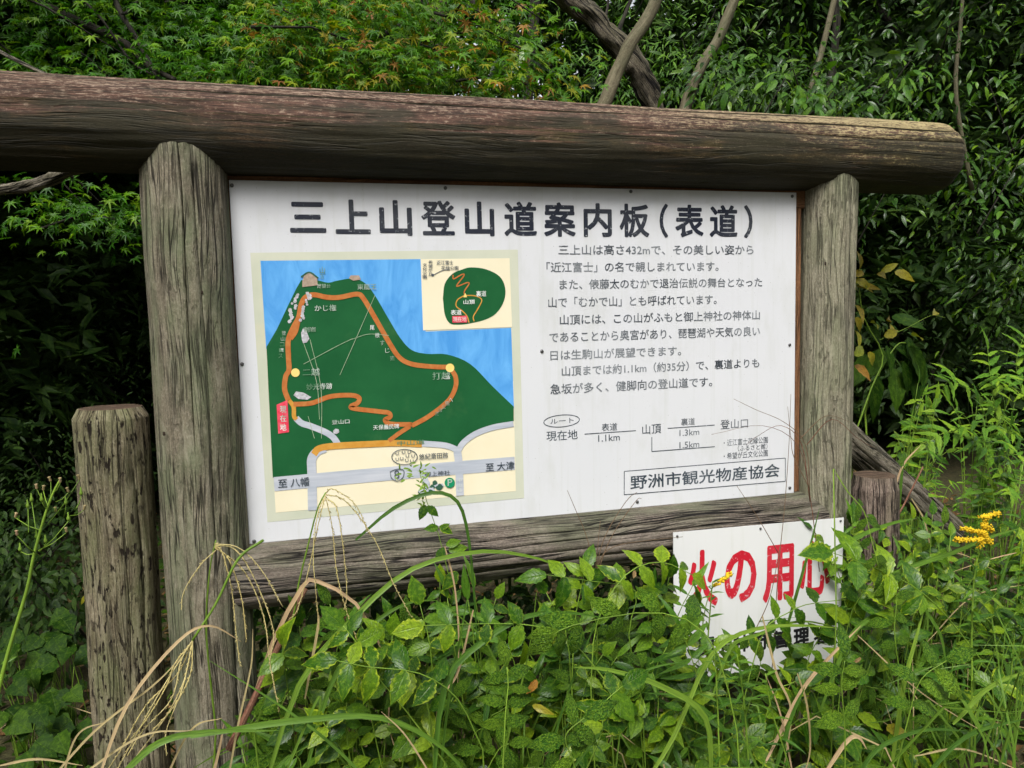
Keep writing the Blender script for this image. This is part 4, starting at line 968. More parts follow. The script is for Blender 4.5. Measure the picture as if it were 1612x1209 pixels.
def frond(root, pts, ms, size, n, start=.3, nrm=(0, -.8, .7), spread=70, r=.0022, stemmat=None, terminal=True, jitter=.25, grow=0, droop=.35):
    """pinnate leaf: a stalk along pts with opposite leaflets"""
    limb(root, pts, r, r * .5, stemmat or G_STEM, 'stem', 5)
    m = len(pts); N = Vector(nrm)
    def pos(u):
        q = u * (m - 1); i = min(int(q), m - 2); k = q - i; return pts[i].lerp(pts[i + 1], k), (pts[i + 1] - pts[i]).normalized()
    for j in range(n):
        u = start + (1 - start) * (j + .3) / n
        p, t = pos(min(u, .999)); side = N.cross(t).normalized()
        for sgn in (1, -1):
            nn = (N + Vector((rw.uniform(-1, 1), rw.uniform(-.6, .6), rw.uniform(-.6, .6))) * jitter * 1.6)
            a = R(spread + rw.uniform(-12, 12)); d = t * math.cos(a) + side * sgn * math.sin(a) + Vector((0, -.1, -droop)) + Vector([rw.uniform(-1, 1) * jitter * .6 for _ in range(3)])
            leaf_obj('leaf', rw.choice(ms), p, d, nn, size * rw.uniform(.8, 1.15) * (1 + grow * (u - .5)), root)
    if terminal:
        p, t = pos(.999); leaf_obj('leaf', rw.choice(ms), p, t + Vector((0, -.05, -.2)), N + Vector((rw.uniform(-.3, .3), 0, 0)), size * 1.1, root)
def ground_pt(x, y): return Vector((x, y, gz(x, y)))

# --- hand-placed fronds that the photograph shows
hand = [  # label, leaf meshes, size, pairs, start, depth(from,to), px path, nrm, droop
 ('oval-leaved weed with paired serrated leaflets hanging before the bottom log, under the map', OVM, .072, 4, .25, (-.42, -.38), [(960, 1080), (900, 1010), (840, 985), (760, 982), (665, 985)], (0, -.9, .35), .35),
 ('oval-leaved weed under the right half of the map, leaflets with yellowed edges', OVM, .075, 4, .2, (-.45, -.42), [(760, 1180), (720, 1100), (660, 1060), (580, 1050), (530, 1040)], (0, -.8, .6), .3),
 ('dark green weed reaching up in front of the bottom log left of the fire sign', OVM, .078, 4, .3, (-.30, -.26), [(1010, 1100), (990, 1000), (1000, 930), (930, 915), (860, 905)], (0, -.8, .6), .2),
 ('weed arching right towards the corner of the fire sign', OVM, .07, 4, .3, (-.34, -.3), [(930, 1080), (940, 980), (985, 905), (1040, 885), (1090, 905)], (0, -.8, .6), .25),
 ('puckered bright leaves hanging in a row left of the fire sign', BPM, .085, 5, .2, (-.5, -.45), [(1160, 1150), (1130, 1030), (1080, 975), (1000, 965), (900, 985), (870, 1000)], (0, -1, .2), .7),
 ('toothed leaflets on a dark stalk crossing the fire sign', OVM, .062, 4, .25, (-.28, -.28), [(1150, 1200), (1195, 1010), (1240, 965), (1290, 948), (1400, 940)], (0, -.9, .5), .3),
 ('large wet serrated leaf spray over the right corner of the fire sign', OVM, .105, 3, .35, (-.28, -.36), [(1560, 1060), (1490, 970), (1440, 925), (1380, 895), (1310, 870)], (0, -.75, .7), .05),
 ('fuzzy-looking puckered frond climbing past the right post', BPM, .062, 4, .05, (-.3, -.36), [(1312, 738), (1335, 775), (1360, 805), (1372, 850), (1385, 900)], (0, -.8, .6), .2),
 ('puckered frond right of the fire sign', BPM, .07, 4, .1, (-.38, -.34), [(1430, 1120), (1415, 1050), (1408, 990), (1412, 935), (1400, 905)], (0, -.8, .5), .2),
 ('puckered leaves in a loose rosette below the right end of the fire sign', BPM, .085, 3, .1, (-.5, -.5), [(1330, 1250), (1330, 1150), (1325, 1080), (1330, 1040)], (0, -.9, .5), .1),
 ('broad puckered leaves right of the rosette, bottom right', BPM, .095, 3, .1, (-.48, -.52), [(1400, 1260), (1430, 1130), (1450, 1070), (1490, 1040)], (0, -.8, .6), .15),
 ('puckered knobbly weed at the bottom edge, right of the middle', BPM, .06, 4, .0, (-.62, -.6), [(790, 1260), (793, 1180), (796, 1120), (800, 1080), (798, 1050)], (0, -.8, .6), .2),
 ('yellow-edged leaves in the lower middle', OVM, .075, 3, .2, (-.6, -.58), [(900, 1260), (945, 1160), (950, 1110), (980, 1080)], (0, -.9, .5), .4),
 ('weed with puckered leaves at the very bottom, right of centre', BPM, .08, 3, .1, (-.7, -.7), [(900, 1290), (905, 1210), (890, 1160), (920, 1130)], (0, -.8, .6), .2),
 ('toothed leaflets lying across the lower black line of the fire sign', OVM, .06, 4, .3, (-.22, -.22), [(1090, 1200), (1100, 1100), (1130, 1030), (1180, 1000), (1230, 1000)], (0, -.9, .4), .2),
 ('bright pointed leaves over the lower left corner of the fire sign', LNM, .085, 5, .3, (-.34, -.34), [(1120, 1250), (1110, 1120), (1090, 1040), (1070, 985)], (0, -.9, .4), .2),
 ('long leaflets spread over the lower right edge of the fire sign', OVM, .07, 4, .3, (-.24, -.24), [(1300, 1220), (1290, 1120), (1270, 1050), (1300, 985)], (0, -.9, .4), .2),
 ('oval leaflets standing up against the bottom log, left of the fire sign', OVM, .07, 3, .3, (-.25, -.22), [(900, 1080), (905, 980), (915, 925), (922, 895)], (0, -.9, .4), .0),
 ('paired round leaflets low in front of the left end of the bottom log', OVM, .068, 4, .2, (-.38, -.36), [(700, 1200), (640, 1120), (590, 1060), (560, 1010), (540, 985)], (0, -.9, .4), .25),
]
for lab, ms, size, n, start, Y, path, nrm, droop in hand:
    Y = (Y[0] - .16, Y[1] - .16); size *= .95
    pts = wspl(path, Y, 14)
    base = ground_pt(pts[0].x, pts[0].y); root = weed(lab, base)
    frond(root, [base, base.lerp(pts[0], .6) + Vector((0, -.02, 0))] + pts if pts[0].z > .1 else pts, ms, size, n, .45 if start < .3 else .5, nrm, droop=droop)
# --- general mass of weeds
def spot_label(tip, ms):
    u, v = proj(tip)
    marks = ((500, 'the left end of the bottom log'), (580, 'the map road to the left'), (660, 'the route-8 shield on the map'), (730, 'the parking disc on the map'), (800, 'the right map corner'), (870, 'the right edge of the map'), (950, 'the route diagram start'), (1055, 'the name plate'),
             (1110, 'the first red character'), (1170, 'the second red character'), (1240, 'the third red character'), (1310, 'the last red character'), (1400, 'the short right post'), (1480, 'the sloping timber'), (1560, 'the goldenrod'), (9999, 'the right edge of the photo'))
    m = next(t for a, t in marks if u < a)
    h = 'high up' if v < 800 else 'upper' if v < 980 else 'mid-height' if v < 1090 else 'low' if v < 1209 else 'lowest'
    kind = {id(OVM): 'oval-leaved', id(BPM): 'pucker-leaved', id(LNM): 'narrow-leaved', id(FNM): 'toothed fern-like'}[id(ms)]
    return '%s green weed, %s in the tangle, %s %s' % (kind, h, 'by' if u > 1380 else 'below', m)
zones = [((430, 940, 700, 1300), 'small round-leaved weed in the tangle beneath the map', (-.42, -.14), 22, 'weeds in the tangle beneath the map'),
         ((690, 900, 1060, 1300), 'oval-leaved weed in the tangle between the map and the fire sign', (-.42, -.14), 34, 'weeds between the map and the fire sign'),
         ((1060, 1000, 1350, 1300), 'oval-leaved weed in the tangle under the fire sign', (-.45, -.2), 20, 'weeds under the fire sign'),
         ((1340, 900, 1680, 1300), 'leafy weed in the tangle right of the fire sign', (-.5, .3), 34, 'weeds right of the fire sign'),
         ((1390, 790, 1680, 980), 'green weed around the goldenrod', (-.3, .2), 20, 'weeds around the goldenrod'),
         ((1335, 800, 1480, 960), 'weed before the short right post', (-.2, -.02), 9, 'weeds before the short right post'),
         ((1430, 590, 1700, 880), 'green weed on the bank behind the right post', (.3, 1.9), 40, 'weeds on the bank at the right'),
         ((1360, 640, 1480, 800), 'shaded weed behind the sloping timber', (.7, 1.6), 9, 'weeds behind the sloping timber')]
for box, lab, Y, cnt, grp in zones:
    for k in range(cnt):
        y = rw.uniform(*Y); tip = at(rw.uniform(box[0], box[2]), box[1] + (box[3] - box[1]) * rw.random() ** 1.2, y)
        if tip.z < .12: tip.z = rw.uniform(.12, .3)
        base = ground_pt(tip.x + rw.uniform(-.12, .12), y + rw.uniform(-.05, .1)); root = weed(lab, base, grp)
        ms = rw.choice([OVM, OVM, OVM, OVM, OVM, BPM, LNM, LNM]) if 'bank' not in lab else rw.choice([OVM, FNM, LNM, FNM])
        size = rw.uniform(.045, .078) if ms is not LNM else rw.uniform(.06, .1)
        root['label'] = spot_label(tip, ms); root['group'] = 'weeds in the tangle round the noticeboard'
        for q in range(3):
            e = tip + (Vector((rw.uniform(-.16, .16), rw.uniform(-.10, .06), rw.uniform(-.16, .0))) if q else Vector((0, 0, 0)))
            e.z = max(e.z, .08)
            mid = base.lerp(e, .6) + Vector((rw.uniform(-.04, .04), 0, .05 + .1 * (e - base).length))
            frond(root, [Vector(s_) for s_ in spline([base, mid, e], 8)], ms, size, rw.choice([3, 4, 4]), .35, (rw.uniform(-.4, .4), -.7, .8), droop=rw.uniform(.1, .5))
# --- low ground cover under them (stuff) and leaf litter
rgc = np.random.RandomState(4)
n = 5200; P = np.stack([rgc.uniform(-1.8, 4.5, n), rgc.uniform(-1.0, 3.2, n), rgc.uniform(.0, .14, n)], 1)
P[:, 2] += np.array([gz(a, b) for a, b in P[:, :2]])
tag(bake('ground_cover', [serrate_leaf(.7, 4, .1, .2), leaf_shape(.4, 4, .1, .3), leaf_shape(.9, 4, .1, .2)], P, rvec(rgc, n) * np.array([1, 1, .3]), np.array([0, -.2, 1]) + rvec(rgc, n, .35), rgc.uniform(.03, .06, n), L_CREEP, None, 4), 'low dark green ground cover on the forest floor', 'ground cover', kind='stuff')
n = 3000; P = np.stack([rgc.uniform(-2.5, 5, n), rgc.uniform(-1.2, 5, n), rgc.uniform(.004, .03, n)], 1); P[:, 2] += np.array([gz(a, b) for a, b in P[:, :2]])
tag(bake('leaf_litter', [leaf_shape(.45, 4, .2, .3), leaf_shape(.6, 4, .2, -.3)], P, rvec(rgc, n) * np.array([1, 1, .2]), np.array([0, 0, 1]) + rvec(rgc, n, .25), rgc.uniform(.03, .07, n), L_BROWN, None, 5), 'brown fallen leaves scattered on the soil', 'leaf litter', kind='stuff')

# --- creeper at the lower left
for k in range(13):
    px, py = [(60, 985), (105, 995), (30, 1020), (85, 1035), (40, 1070), (90, 1110), (125, 1100), (20, 1130), (60, 1160), (10, 1180), (110, 1170), (135, 1030), (140, 960)][k]
    y = .55 - (py - 985) / 215 * .35; p = at(px, py, y); base = ground_pt(p.x, p.y + .05); root = weed('broad-leaved dark creeper at the foot of the short left post', base, 'creepers at the lower left', 'creeper_plant', 'creeper')
    for q in range(5):
        e = p + Vector((rw.uniform(-.09, .09), rw.uniform(-.08, .08), rw.uniform(-.07, .05)))
        limb(root, [base, base.lerp(e, .5) + Vector((0, 0, .02)), e], .002, .0015, G_STEM, 'stem', 4)
        leaf_obj('leaf', rw.choice(CRM), e, (rw.uniform(-1, 1), -.6, -.4), (rw.uniform(-.4, .4), -.7, .8), rw.uniform(.06, .085), root)
for (x, y_, ms) in ((135, 936, YLM), (0, 1085, YLM), (5, 1038, LNM), (8, 1160, LNM)):
    pass

# --- upright weeds with narrow leaves
def lance_weed(label, path, Y, size, n, ms=None, group=None, name='tall_weed', cat='weed', r=.003, tip_small=.5, mat=None, spiral=2.4, out=.9, up=.35):
    pts = wspl(path, Y, 14); base = ground_pt(pts[0].x, pts[0].y); full = ([base] + pts) if pts[0].z > base.z + .05 else pts
    root = weed(label, base, group, name, cat); limb(root, full, r, r * .5, mat or G_STEM, 'stem', 6); m = len(pts)
    for j in range(n):
        u = (j + .5) / n; q = u * (m - 1); i = min(int(q), m - 2); p = pts[i].lerp(pts[i + 1], q - i); a = j * spiral
        d = Vector((math.cos(a) * out, math.sin(a) * out * .8, up + rw.uniform(-.2, .2))); s = size * (1 - (1 - tip_small) * u) * rw.uniform(.85, 1.15)
        leaf_obj('leaf', rw.choice(ms or LNM), p, d, Vector((-math.cos(a) * .3, -.25, 1)), s, root)
    return root, pts
lance_weed('bright green narrow-leaved weed standing left of the fire sign lettering', [(1185, 1300), (1175, 1150), (1168, 1080), (1160, 1030)], -.55, .075, 34)
lance_weed('bright green narrow-leaved weed at the lower left corner of the fire sign', [(1135, 1300), (1130, 1120), (1124, 1020)], -.6, .07, 26)
lance_weed('dark lance-leaved weed with a yellow bud head before the fire sign', [(1110, 1180), (1112, 1050), (1118, 960), (1122, 915)], -.34, .06, 22)
lance_weed('narrow-leaved weed in front of the puckered leaves, bottom right', [(1260, 1300), (1240, 1200), (1215, 1120), (1205, 1060)], -.62, .07, 22)
gr1, gp1 = lance_weed('goldenrod with a bright yellow flower head at the right edge', [(1528, 1290), (1530, 1100), (1530, 980), (1535, 900), (1545, 860)], -.45, .085, 52, name='goldenrod', cat='goldenrod', r=.0035, mat=G_STEM)
lance_weed('tall lance-leaved weed right of the goldenrod', [(1600, 1300), (1590, 1120), (1600, 960), (1610, 850)], -.3, .085, 40)
lance_weed('lance-leaved weed left of the goldenrod', [(1470, 1290), (1475, 1150), (1465, 1040), (1450, 960)], -.1, .08, 30)
lance_weed('narrow-leaved weed far right, behind the goldenrod', [(1580, 960), (1575, 860), (1560, 760), (1545, 680)], .35, .09, 36)
def florets(root, pts, n, spread, size, seed):
    r_ = random.Random(seed); mb = MB()
    for k in range(n):
        p = pts[0].lerp(pts[-1], r_.random()) + Vector((r_.gauss(0, spread), r_.gauss(0, spread), r_.gauss(0, spread * .6))); s = size * r_.uniform(.6, 1.3)
        o = [Vector((0, 0, 1)), Vector((1, 0, 0)), Vector((0, 1, 0)), Vector((-1, 0, 0)), Vector((0, -1, 0)), Vector((0, 0, -1))]
        mb.add([p + q * s for q in o], [(0, 1, 2), (0, 2, 3), (0, 3, 4), (0, 4, 1), (5, 2, 1), (5, 3, 2), (5, 4, 3), (5, 1, 4)])
    return mb.build('flower_cluster', G_GOLD, root)
for (a, b) in (((1545, 862), (1553, 812)), ((1520, 850), (1552, 848)), ((1515, 832), (1545, 838)), ((1543, 815), (1572, 808)), ((1545, 838), (1560, 855)), ((1548, 826), (1562, 836)), ((1505, 850), (1520, 850))):
    florets(gr1, [at(*a, -.47), at(*b, -.47)], 170, .0045, .0034, a[0] + b[1])
gs = weed('small goldenrod tip drooping across the red lettering of the fire sign', at(1110, 960, -.3), None, 'goldenrod', 'goldenrod')
limb(gs, wspl([(1105, 990), (1112, 950), (1122, 925), (1138, 908), (1155, 903)], -.32), .0016, .001, G_STEM, 'stem', 5)
florets(gs, [at(1124, 922, -.325), at(1150, 904, -.325)], 80, .0035, .0045, 6)

# --- light green fern-like mugwort at the right
for k, (path, Y, lab) in enumerate((([(1600, 760), (1570, 660), (1560, 600), (1555, 550)], .55, 'fern-like light green fronds standing highest at the right'), ([(1612, 720), (1560, 640), (1500, 600), (1480, 620)], .7, 'light green toothed fronds left of the fern-like ones'),
        ([(1600, 820), (1560, 720), (1500, 680), (1455, 700)], .5, 'low toothed fronds spreading left towards the sloping timber'), ([(1640, 700), (1610, 620), (1600, 570), (1615, 520)], .6, 'light green fronds cut off by the right edge'))):
    pts = wspl(path, Y, 12); base = ground_pt(pts[0].x, pts[0].y + .1); root = weed(lab, base, None, 'mugwort', 'weed')
    limb(root, [base, pts[0]], .004, .003, G_STEM, 'stem', 5)
    frond(root, pts, FNM, .10, 8, .2, (0, -.6, .8), spread=60, jitter=.15, droop=.05)
    for q in range(5):
        a = pts[2 + q * 2 % 8]; e = a + Vector((rw.uniform(-.2, .2), rw.uniform(-.15, .1), rw.uniform(-.05, .12)))
        frond(root, [a, a.lerp(e, .5) + Vector((0, 0, .02)), e], FNM, .07, 4, .2, (0, -.6, .8), spread=55, jitter=.15, droop=.05)
# --- yellowing vine and hanging dark leaves behind the right post
yv = weed('yellowing leafy vine showing from behind the right post', ground_pt(2.35, .35), None, 'vine_plant', 'vine')
limb(yv, [ground_pt(2.35, .35)] + wspl([(1340, 700), (1372, 610), (1390, 560), (1360, 500), (1350, 430)], .35), .004, .002, G_STEM, 'stem', 6)
for (x0, y0, x1, y1) in ((1352, 425, 1362, 400), (1360, 430, 1340, 428), (1355, 445, 1380, 440), (1345, 440, 1378, 452), (1348, 450, 1378, 448), (1380, 432, 1408, 432), (1386, 430, 1415, 412), (1408, 428, 1440, 436), (1350, 455, 1350, 442), (1346, 480, 1366, 492), (1346, 500, 1360, 518), (1370, 508, 1402, 502), (1400, 510, 1412, 520),
        (1392, 530, 1414, 520), (1345, 520, 1368, 538), (1435, 528, 1462, 526), (1468, 496, 1488, 478), (1395, 505, 1412, 498), (1345, 560, 1362, 545), (1366, 555, 1380, 572), (1345, 575, 1372, 590)):
    a, b = at(x0, y0, .32 + rw.uniform(-.05, .1)), at(x1, y1, .30); d = b - a
    leaf_obj('leaf', rw.choice(YLM), a, d, (rw.uniform(-.3, .3), -1, .35), max(.04, min(.085, d.length * 1.25)), yv)
limb(yv, wspl([(1385, 535), (1430, 515), (1465, 497), (1488, 500)], .32), .0012, .0008, G_STEM, 'tendril', 4)
dv = weed('dull grey-green drooping leaves behind the right post', ground_pt(2.6, .5), None, 'vine_plant', 'vine')
limb(dv, [ground_pt(2.6, .5)] + wspl([(1362, 650), (1378, 600), (1410, 545), (1430, 540)], .45), .004, .002, G_STEM, 'stem', 6)
dm = meshes([serrate_leaf(.36, 10, .12, .25), serrate_leaf(.4, 10, .1, .35)], L_CREEP)
for (x0, y0, x1, y1) in ((1395, 545, 1408, 575), (1400, 540, 1440, 560), (1425, 535, 1450, 590), (1430, 545, 1465, 598), (1440, 550, 1452, 620), (1420, 570, 1440, 612), (1408, 580, 1418, 628), (1380, 590, 1388, 640), (1370, 560, 1352, 590), (1390, 550, 1372, 585), (1404, 498, 1446, 506), (1362, 515, 1392, 535), (1396, 470, 1390, 450), (1360, 462, 1385, 470), (1372, 602, 1384, 655), (1430, 530, 1438, 560)):
    a, b = at(x0, y0, .45 + rw.uniform(-.06, .06)), at(x1, y1, .40); d = b - a
    leaf_obj('leaf', rw.choice(dm), a, d, (rw.uniform(-.5, .5), -1, .4), d.length * 1.25, dv)

# --- grasses
def clump(label, base, group=None, cat='grass', name='grass_clump'): return weed(label, base, group, name, cat)
def blade_obj(root, pts, wdt, mat, name='blade'):
    mb = MB(); mb.blade(pts, wdt); return mb.build(name, mat, root)
# big green blades the photograph shows
gc = clump('long arching green grass blades rising in front of the bottom log', ground_pt(.35, -.5))
for path, Y, wd, mt in (([(400, 1300), (470, 1080), (560, 970), (650, 895), (760, 868), (850, 880), (890, 900)], (-.45, -.3), .013, G_BLADE), ([(470, 1260), (520, 1080), (580, 990), (640, 950), (690, 945)], (-.4, -.3), .011, G_BLADE),
        ([(680, 1260), (700, 1080), (760, 1010), (830, 970), (900, 965), (960, 975)], (-.6, -.5), .014, G_BLADE), ([(560, 850), (620, 800), (680, 776), (720, 790), (738, 850), (748, 960), (755, 1080)], (-.3, -.34), .010, G_BLADE),
        ([(690, 1250), (705, 1110), (725, 1000), (740, 920)], -.5, .006, G_BLADE), ([(300, 1160), (460, 1135), (600, 1130), (700, 1180), (760, 1260)], (-.62, -.6), .013, G_BLADE),
        ([(180, 1230), (250, 1170), (330, 1152), (440, 1150)], (-.7, -.66), .013, G_BLADE), ([(600, 1250), (520, 1170), (440, 1110), (330, 1040)], (-.55, -.5), .006, G_BLADE), ([(440, 1240), (500, 1100), (500, 1140)], -.6, .005, G_BLADE),
        ([(790, 1250), (800, 1130), (770, 1020), (700, 950)], -.4, .006, G_BLADE)):
    blade_obj(gc, wspl(path, Y, 18), wd, mt)
gc2 = clump('arching green grass blades in the lower middle, right of the map', ground_pt(1.2, -.6))
for path, Y, wd in (([(1120, 1240), (1110, 1130), (1040, 1080), (960, 1055), (900, 1050)], -.65, .014), ([(880, 1240), (960, 1130), (1010, 1060), (1080, 1040)], -.62, .008), ([(1180, 1240), (1140, 1150), (1080, 1100), (1010, 1090)], -.6, .012),
        ([(1010, 1240), (1060, 1160), (1120, 1030), (1190, 990), (1270, 985), (1330, 990)], (-.6, -.45), .012), ([(1120, 1100), (1150, 1020), (1190, 1000), (1260, 978), (1335, 992)], (-.5, -.4), .009), ([(1235, 1000), (1255, 930), (1275, 860), (1290, 800)], (-.35, -.3), .010),
        ([(1290, 1120), (1340, 1000), (1400, 960), (1450, 955)], (-.5, -.45), .014), ([(1400, 1230), (1420, 1090), (1440, 1010), (1455, 958)], (-.55, -.5), .015), ([(1455, 958), (1480, 1000), (1490, 1050)], -.5, .012),
        ([(860, 1200), (905, 1060), (960, 930)], -.5, .005), ([(790, 1200), (820, 1080), (835, 1010), (845, 930)], -.5, .004), ([(1215, 1230), (1245, 1130), (1268, 1080)], -.62, .012), ([(1295, 875), (1350, 845), (1400, 825), (1445, 815)], (-.35, -.3), .013),
        ([(1380, 915), (1440, 890), (1500, 870), (1560, 845), (1612, 830)], (-.42, -.35), .014), ([(1560, 980), (1580, 900), (1620, 780)], -.1, .012), ([(1500, 1140), (1560, 1080), (1640, 1050)], -.6, .014), ([(1410, 860), (1418, 760), (1425, 690)], .1, .014),
        ([(1440, 1240), (1520, 1160), (1620, 1130)], -.65, .013), ([(1340, 1240), (1380, 1180), (1450, 1150), (1520, 1150)], -.66, .012)):
    blade_obj(gc2, wspl(path, Y, 16), wd, G_BLADE)
gd = clump('dry tan grass blades bent over among the weeds', ground_pt(.2, -.45), None, 'dry grass')
for path, Y, wd in (([(395, 1110), (430, 1010), (475, 925), (500, 915), (560, 950), (600, 1020), (618, 1072)], (-.35, -.4), .010), ([(480, 1100), (500, 990), (500, 960)], -.4, .006), ([(618, 1072), (612, 1140), (630, 1200)], -.4, .003),
        ([(1205, 1200), (1260, 1090), (1310, 1030), (1355, 985)], (-.6, -.5), .011), ([(1200, 970), (1222, 1060), (1245, 1120), (1232, 1220)], -.55, .007), ([(1255, 1060), (1270, 1110), (1275, 1180), (1262, 1230)], -.6, .006), ([(1290, 1230), (1330, 1170), (1350, 1160), (1365, 1180)], -.62, .012),
        ([(1435, 785), (1455, 820), (1465, 870), (1468, 910)], 0, .007), ([(700, 860), (715, 920), (722, 1000), (720, 1090)], -.35, .004), ([(745, 960), (720, 1060), (690, 1110), (680, 1230)], -.45, .005),
        ([(150, 1240), (200, 1110), (280, 1010), (330, 985), (380, 1010)], (-.7, -.6), .006), ([(90, 1260), (120, 1160), (170, 1135)], -.7, .003), ([(0, 1205), (60, 1195), (130, 1205)], -.7, .004), ([(1440, 1190), (1520, 1180), (1620, 1220)], -.6, .005), ([(1400, 800), (1420, 735), (1450, 700)], .1, .008), ([(60, 1250), (150, 1150), (240, 1080), (285, 1035)], -.66, .004), ([(100, 1240), (220, 1160), (300, 1150)], -.68, .0035), ([(250, 1250), (300, 1150), (350, 1130)], -.66, .0035), ([(355, 1250), (375, 1140), (395, 1050), (398, 990)], -.6, .0035), ([(330, 1240), (345, 1180), (352, 1140)], -.62, .005), ([(1430, 900), (1500, 870), (1570, 900)], -.2, .003), ([(1460, 1010), (1530, 940), (1612, 920)], -.3, .003), ([(1350, 1000), (1450, 1090), (1560, 1160)], -.55, .003), ([(1250, 1230), (1230, 1130), (1205, 1060)], -.6, .005), ([(690, 1240), (640, 1160), (600, 1120)], -.62, .003), ([(1600, 870), (1560, 880), (1500, 900)], -.2, .003)):
    blade_obj(gd, wspl(path, Y, 16), wd, G_DRY)
rk = clump('thick red-brown stalk leaning right before the left post', ground_pt(-.1, -.35), None, 'stalk', 'plant_stalk')
limb(rk, wspl([(360, 1180), (395, 1110), (430, 1035), (460, 970), (481, 926)], (-.4, -.33)), .009, .0065, G_RED, 'stem', 8)
limb(rk, wspl([(1340, 950), (1380, 870), (1420, 800), (1453, 735)], (0, .1)), .004, .003, G_RED, 'stem', 8)
# seed-head grasses
def seed_strand(root, pts, r=.0015, bead=.0034, seed=0, step=.0055):
    limb(root, pts, r, r * .6, G_SEED, 'seed_strand', 4)
    mb = MB(); r_ = random.Random(seed); L = 0
    for i in range(1, len(pts)):
        d = pts[i] - pts[i - 1]; n_ = max(1, int(d.length / step))
        for k in range(n_):
            p = pts[i - 1] + d * (k / n_); t = (d.normalized() * .9 + Vector((r_.uniform(-.5, .5), r_.uniform(-.5, .5), r_.uniform(-.3, .3)))).normalized(); s_ = t.orthogonal().normalized() * bead * .4
            q = t.cross(s_)
            mb.add([p, p + t * bead * 1.6 + s_ , p + t * bead * 3, p + t * bead * 1.6 - s_, p + t * bead * 1.6 + q], [(0, 1, 4), (1, 2, 4), (2, 3, 4), (3, 0, 4), (0, 3, 2, 1)])
    o = mb.build('seeds', G_SEED, root); o['kind'] = 'stuff'
s1 = clump('tall seeding grass with pale strands drooping from its tip in front of the map corner', ground_pt(.12, -.4), None, 'seed grass', 'seeding_grass')
limb(s1, [ground_pt(.05, -.4)] + wspl([(400, 1150), (455, 1000), (470, 920), (487, 850), (500, 800), (513, 775)], -.36), .0028, .0016, G_STEM, 'stem', 6)
for k, path in enumerate(([(512, 780), (500, 830), (485, 900), (468, 960), (455, 975)], [(510, 785), (500, 810), (493, 870), (498, 940), (503, 992)], [(512, 780), (523, 830), (530, 900), (545, 960), (563, 1010)], [(515, 785), (530, 800), (540, 860), (546, 930), (542, 960)], [(512, 778), (545, 790), (590, 850), (620, 920), (648, 972)], [(513, 776), (525, 770), (560, 795), (580, 840)])):
    seed_strand(s1, wspl(path, (-.36, -.42), 20), seed=k)
s2 = clump('seeding grass drooping golden strands before the left post', ground_pt(-.1, -.45), None, 'seed grass', 'seeding_grass')
limb(s2, [ground_pt(-.12, -.45)] + wspl([(340, 1150), (325, 1000), (330, 900), (340, 850)], -.42), .0028, .0014, G_STEM, 'stem', 6)
for k, path in enumerate(([(338, 860), (350, 870), (365, 930), (372, 1000), (378, 1050)], [(338, 862), (360, 880), (380, 940), (388, 1010)], [(338, 858), (370, 865), (400, 910), (430, 990), (425, 1040)], [(338, 856), (375, 862), (410, 895), (445, 955)], [(340, 866), (315, 890), (290, 930), (285, 960)], [(340, 862), (385, 900), (415, 970), (425, 1045), (440, 1120)])):
    seed_strand(s2, wspl(path, (-.42, -.5), 20), seed=20 + k)
s3 = clump('straw-coloured seed head lying across the foot of the left posts', ground_pt(-.25, -.5), None, 'seed grass', 'seeding_grass')
limb(s3, wspl([(415, 790 + 60), (375, 880), (340, 950), (303, 1008)], (-.45, -.5)), .0035, .003, G_STEM, 'stem', 6)
for k, path in enumerate(([(303, 1008), (280, 1060), (230, 1110), (190, 1180), (150, 1240)], [(303, 1008), (290, 1070), (260, 1130), (215, 1190)], [(303, 1008), (285, 1040), (270, 1100), (225, 1150), (200, 1190)], [(303, 1008), (300, 1060), (275, 1110), (240, 1150)], [(303, 1010), (270, 1060), (240, 1110), (180, 1220)], [(303, 1010), (295, 1050), (285, 1090), (262, 1150), (262, 1190)], [(303, 1010), (275, 1045), (262, 1080), (232, 1130), (205, 1165)])):
    seed_strand(s3, wspl(path, (-.5, -.6), 20), seed=40 + k, r=.0016)
s4 = clump('thin reddish grass stems with fine seed heads crossing the right post', ground_pt(1.65, -.3), None, 'seed grass', 'seeding_grass')
for k, path in enumerate(([(1215, 1060), (1225, 900), (1235, 800), (1242, 700), (1245, 620)], [(1290, 900), (1275, 780), (1255, 700), (1200, 670), (1120, 684)], [(1275, 780), (1268, 700), (1235, 665), (1190, 645), (1155, 628)], [(1275, 790), (1262, 700), (1230, 670), (1195, 685), (1175, 700)], [(1275, 770), (1250, 720), (1245, 690), (1240, 640)], [(1270, 700), (1310, 660), (1350, 690), (1375, 705)], [(1260, 690), (1300, 655), (1340, 665)])):
    limb(s4, wspl(path, (-.3, -.26), 16), .0014, .0006, G_TWIG if k % 2 == 0 else G_RED, 'stem', 4)
s5 = clump('fine brown grass stems leaning over the bottom log left of the fire sign', ground_pt(1.0, -.35), None, 'seed grass', 'seeding_grass')
for path in ([(935, 920), (950, 850), (985, 790), (1003, 775)], [(935, 920), (960, 850), (1000, 790), (1010, 785)], [(937, 915), (925, 850), (905, 800), (893, 772)], [(935, 925), (945, 880), (968, 860), (1010, 852), (1075, 845)], [(935, 930), (940, 870), (945, 820)], [(935, 900), (930, 990), (935, 1100), (940, 1250)], [(1185, 1000), (1212, 940), (1228, 860)], [(1225, 870), (1190, 810), (1160, 765)]):
    limb(s5, wspl(path, -.3, 12), .0015, .0007, G_TWIG, 'stem', 4)
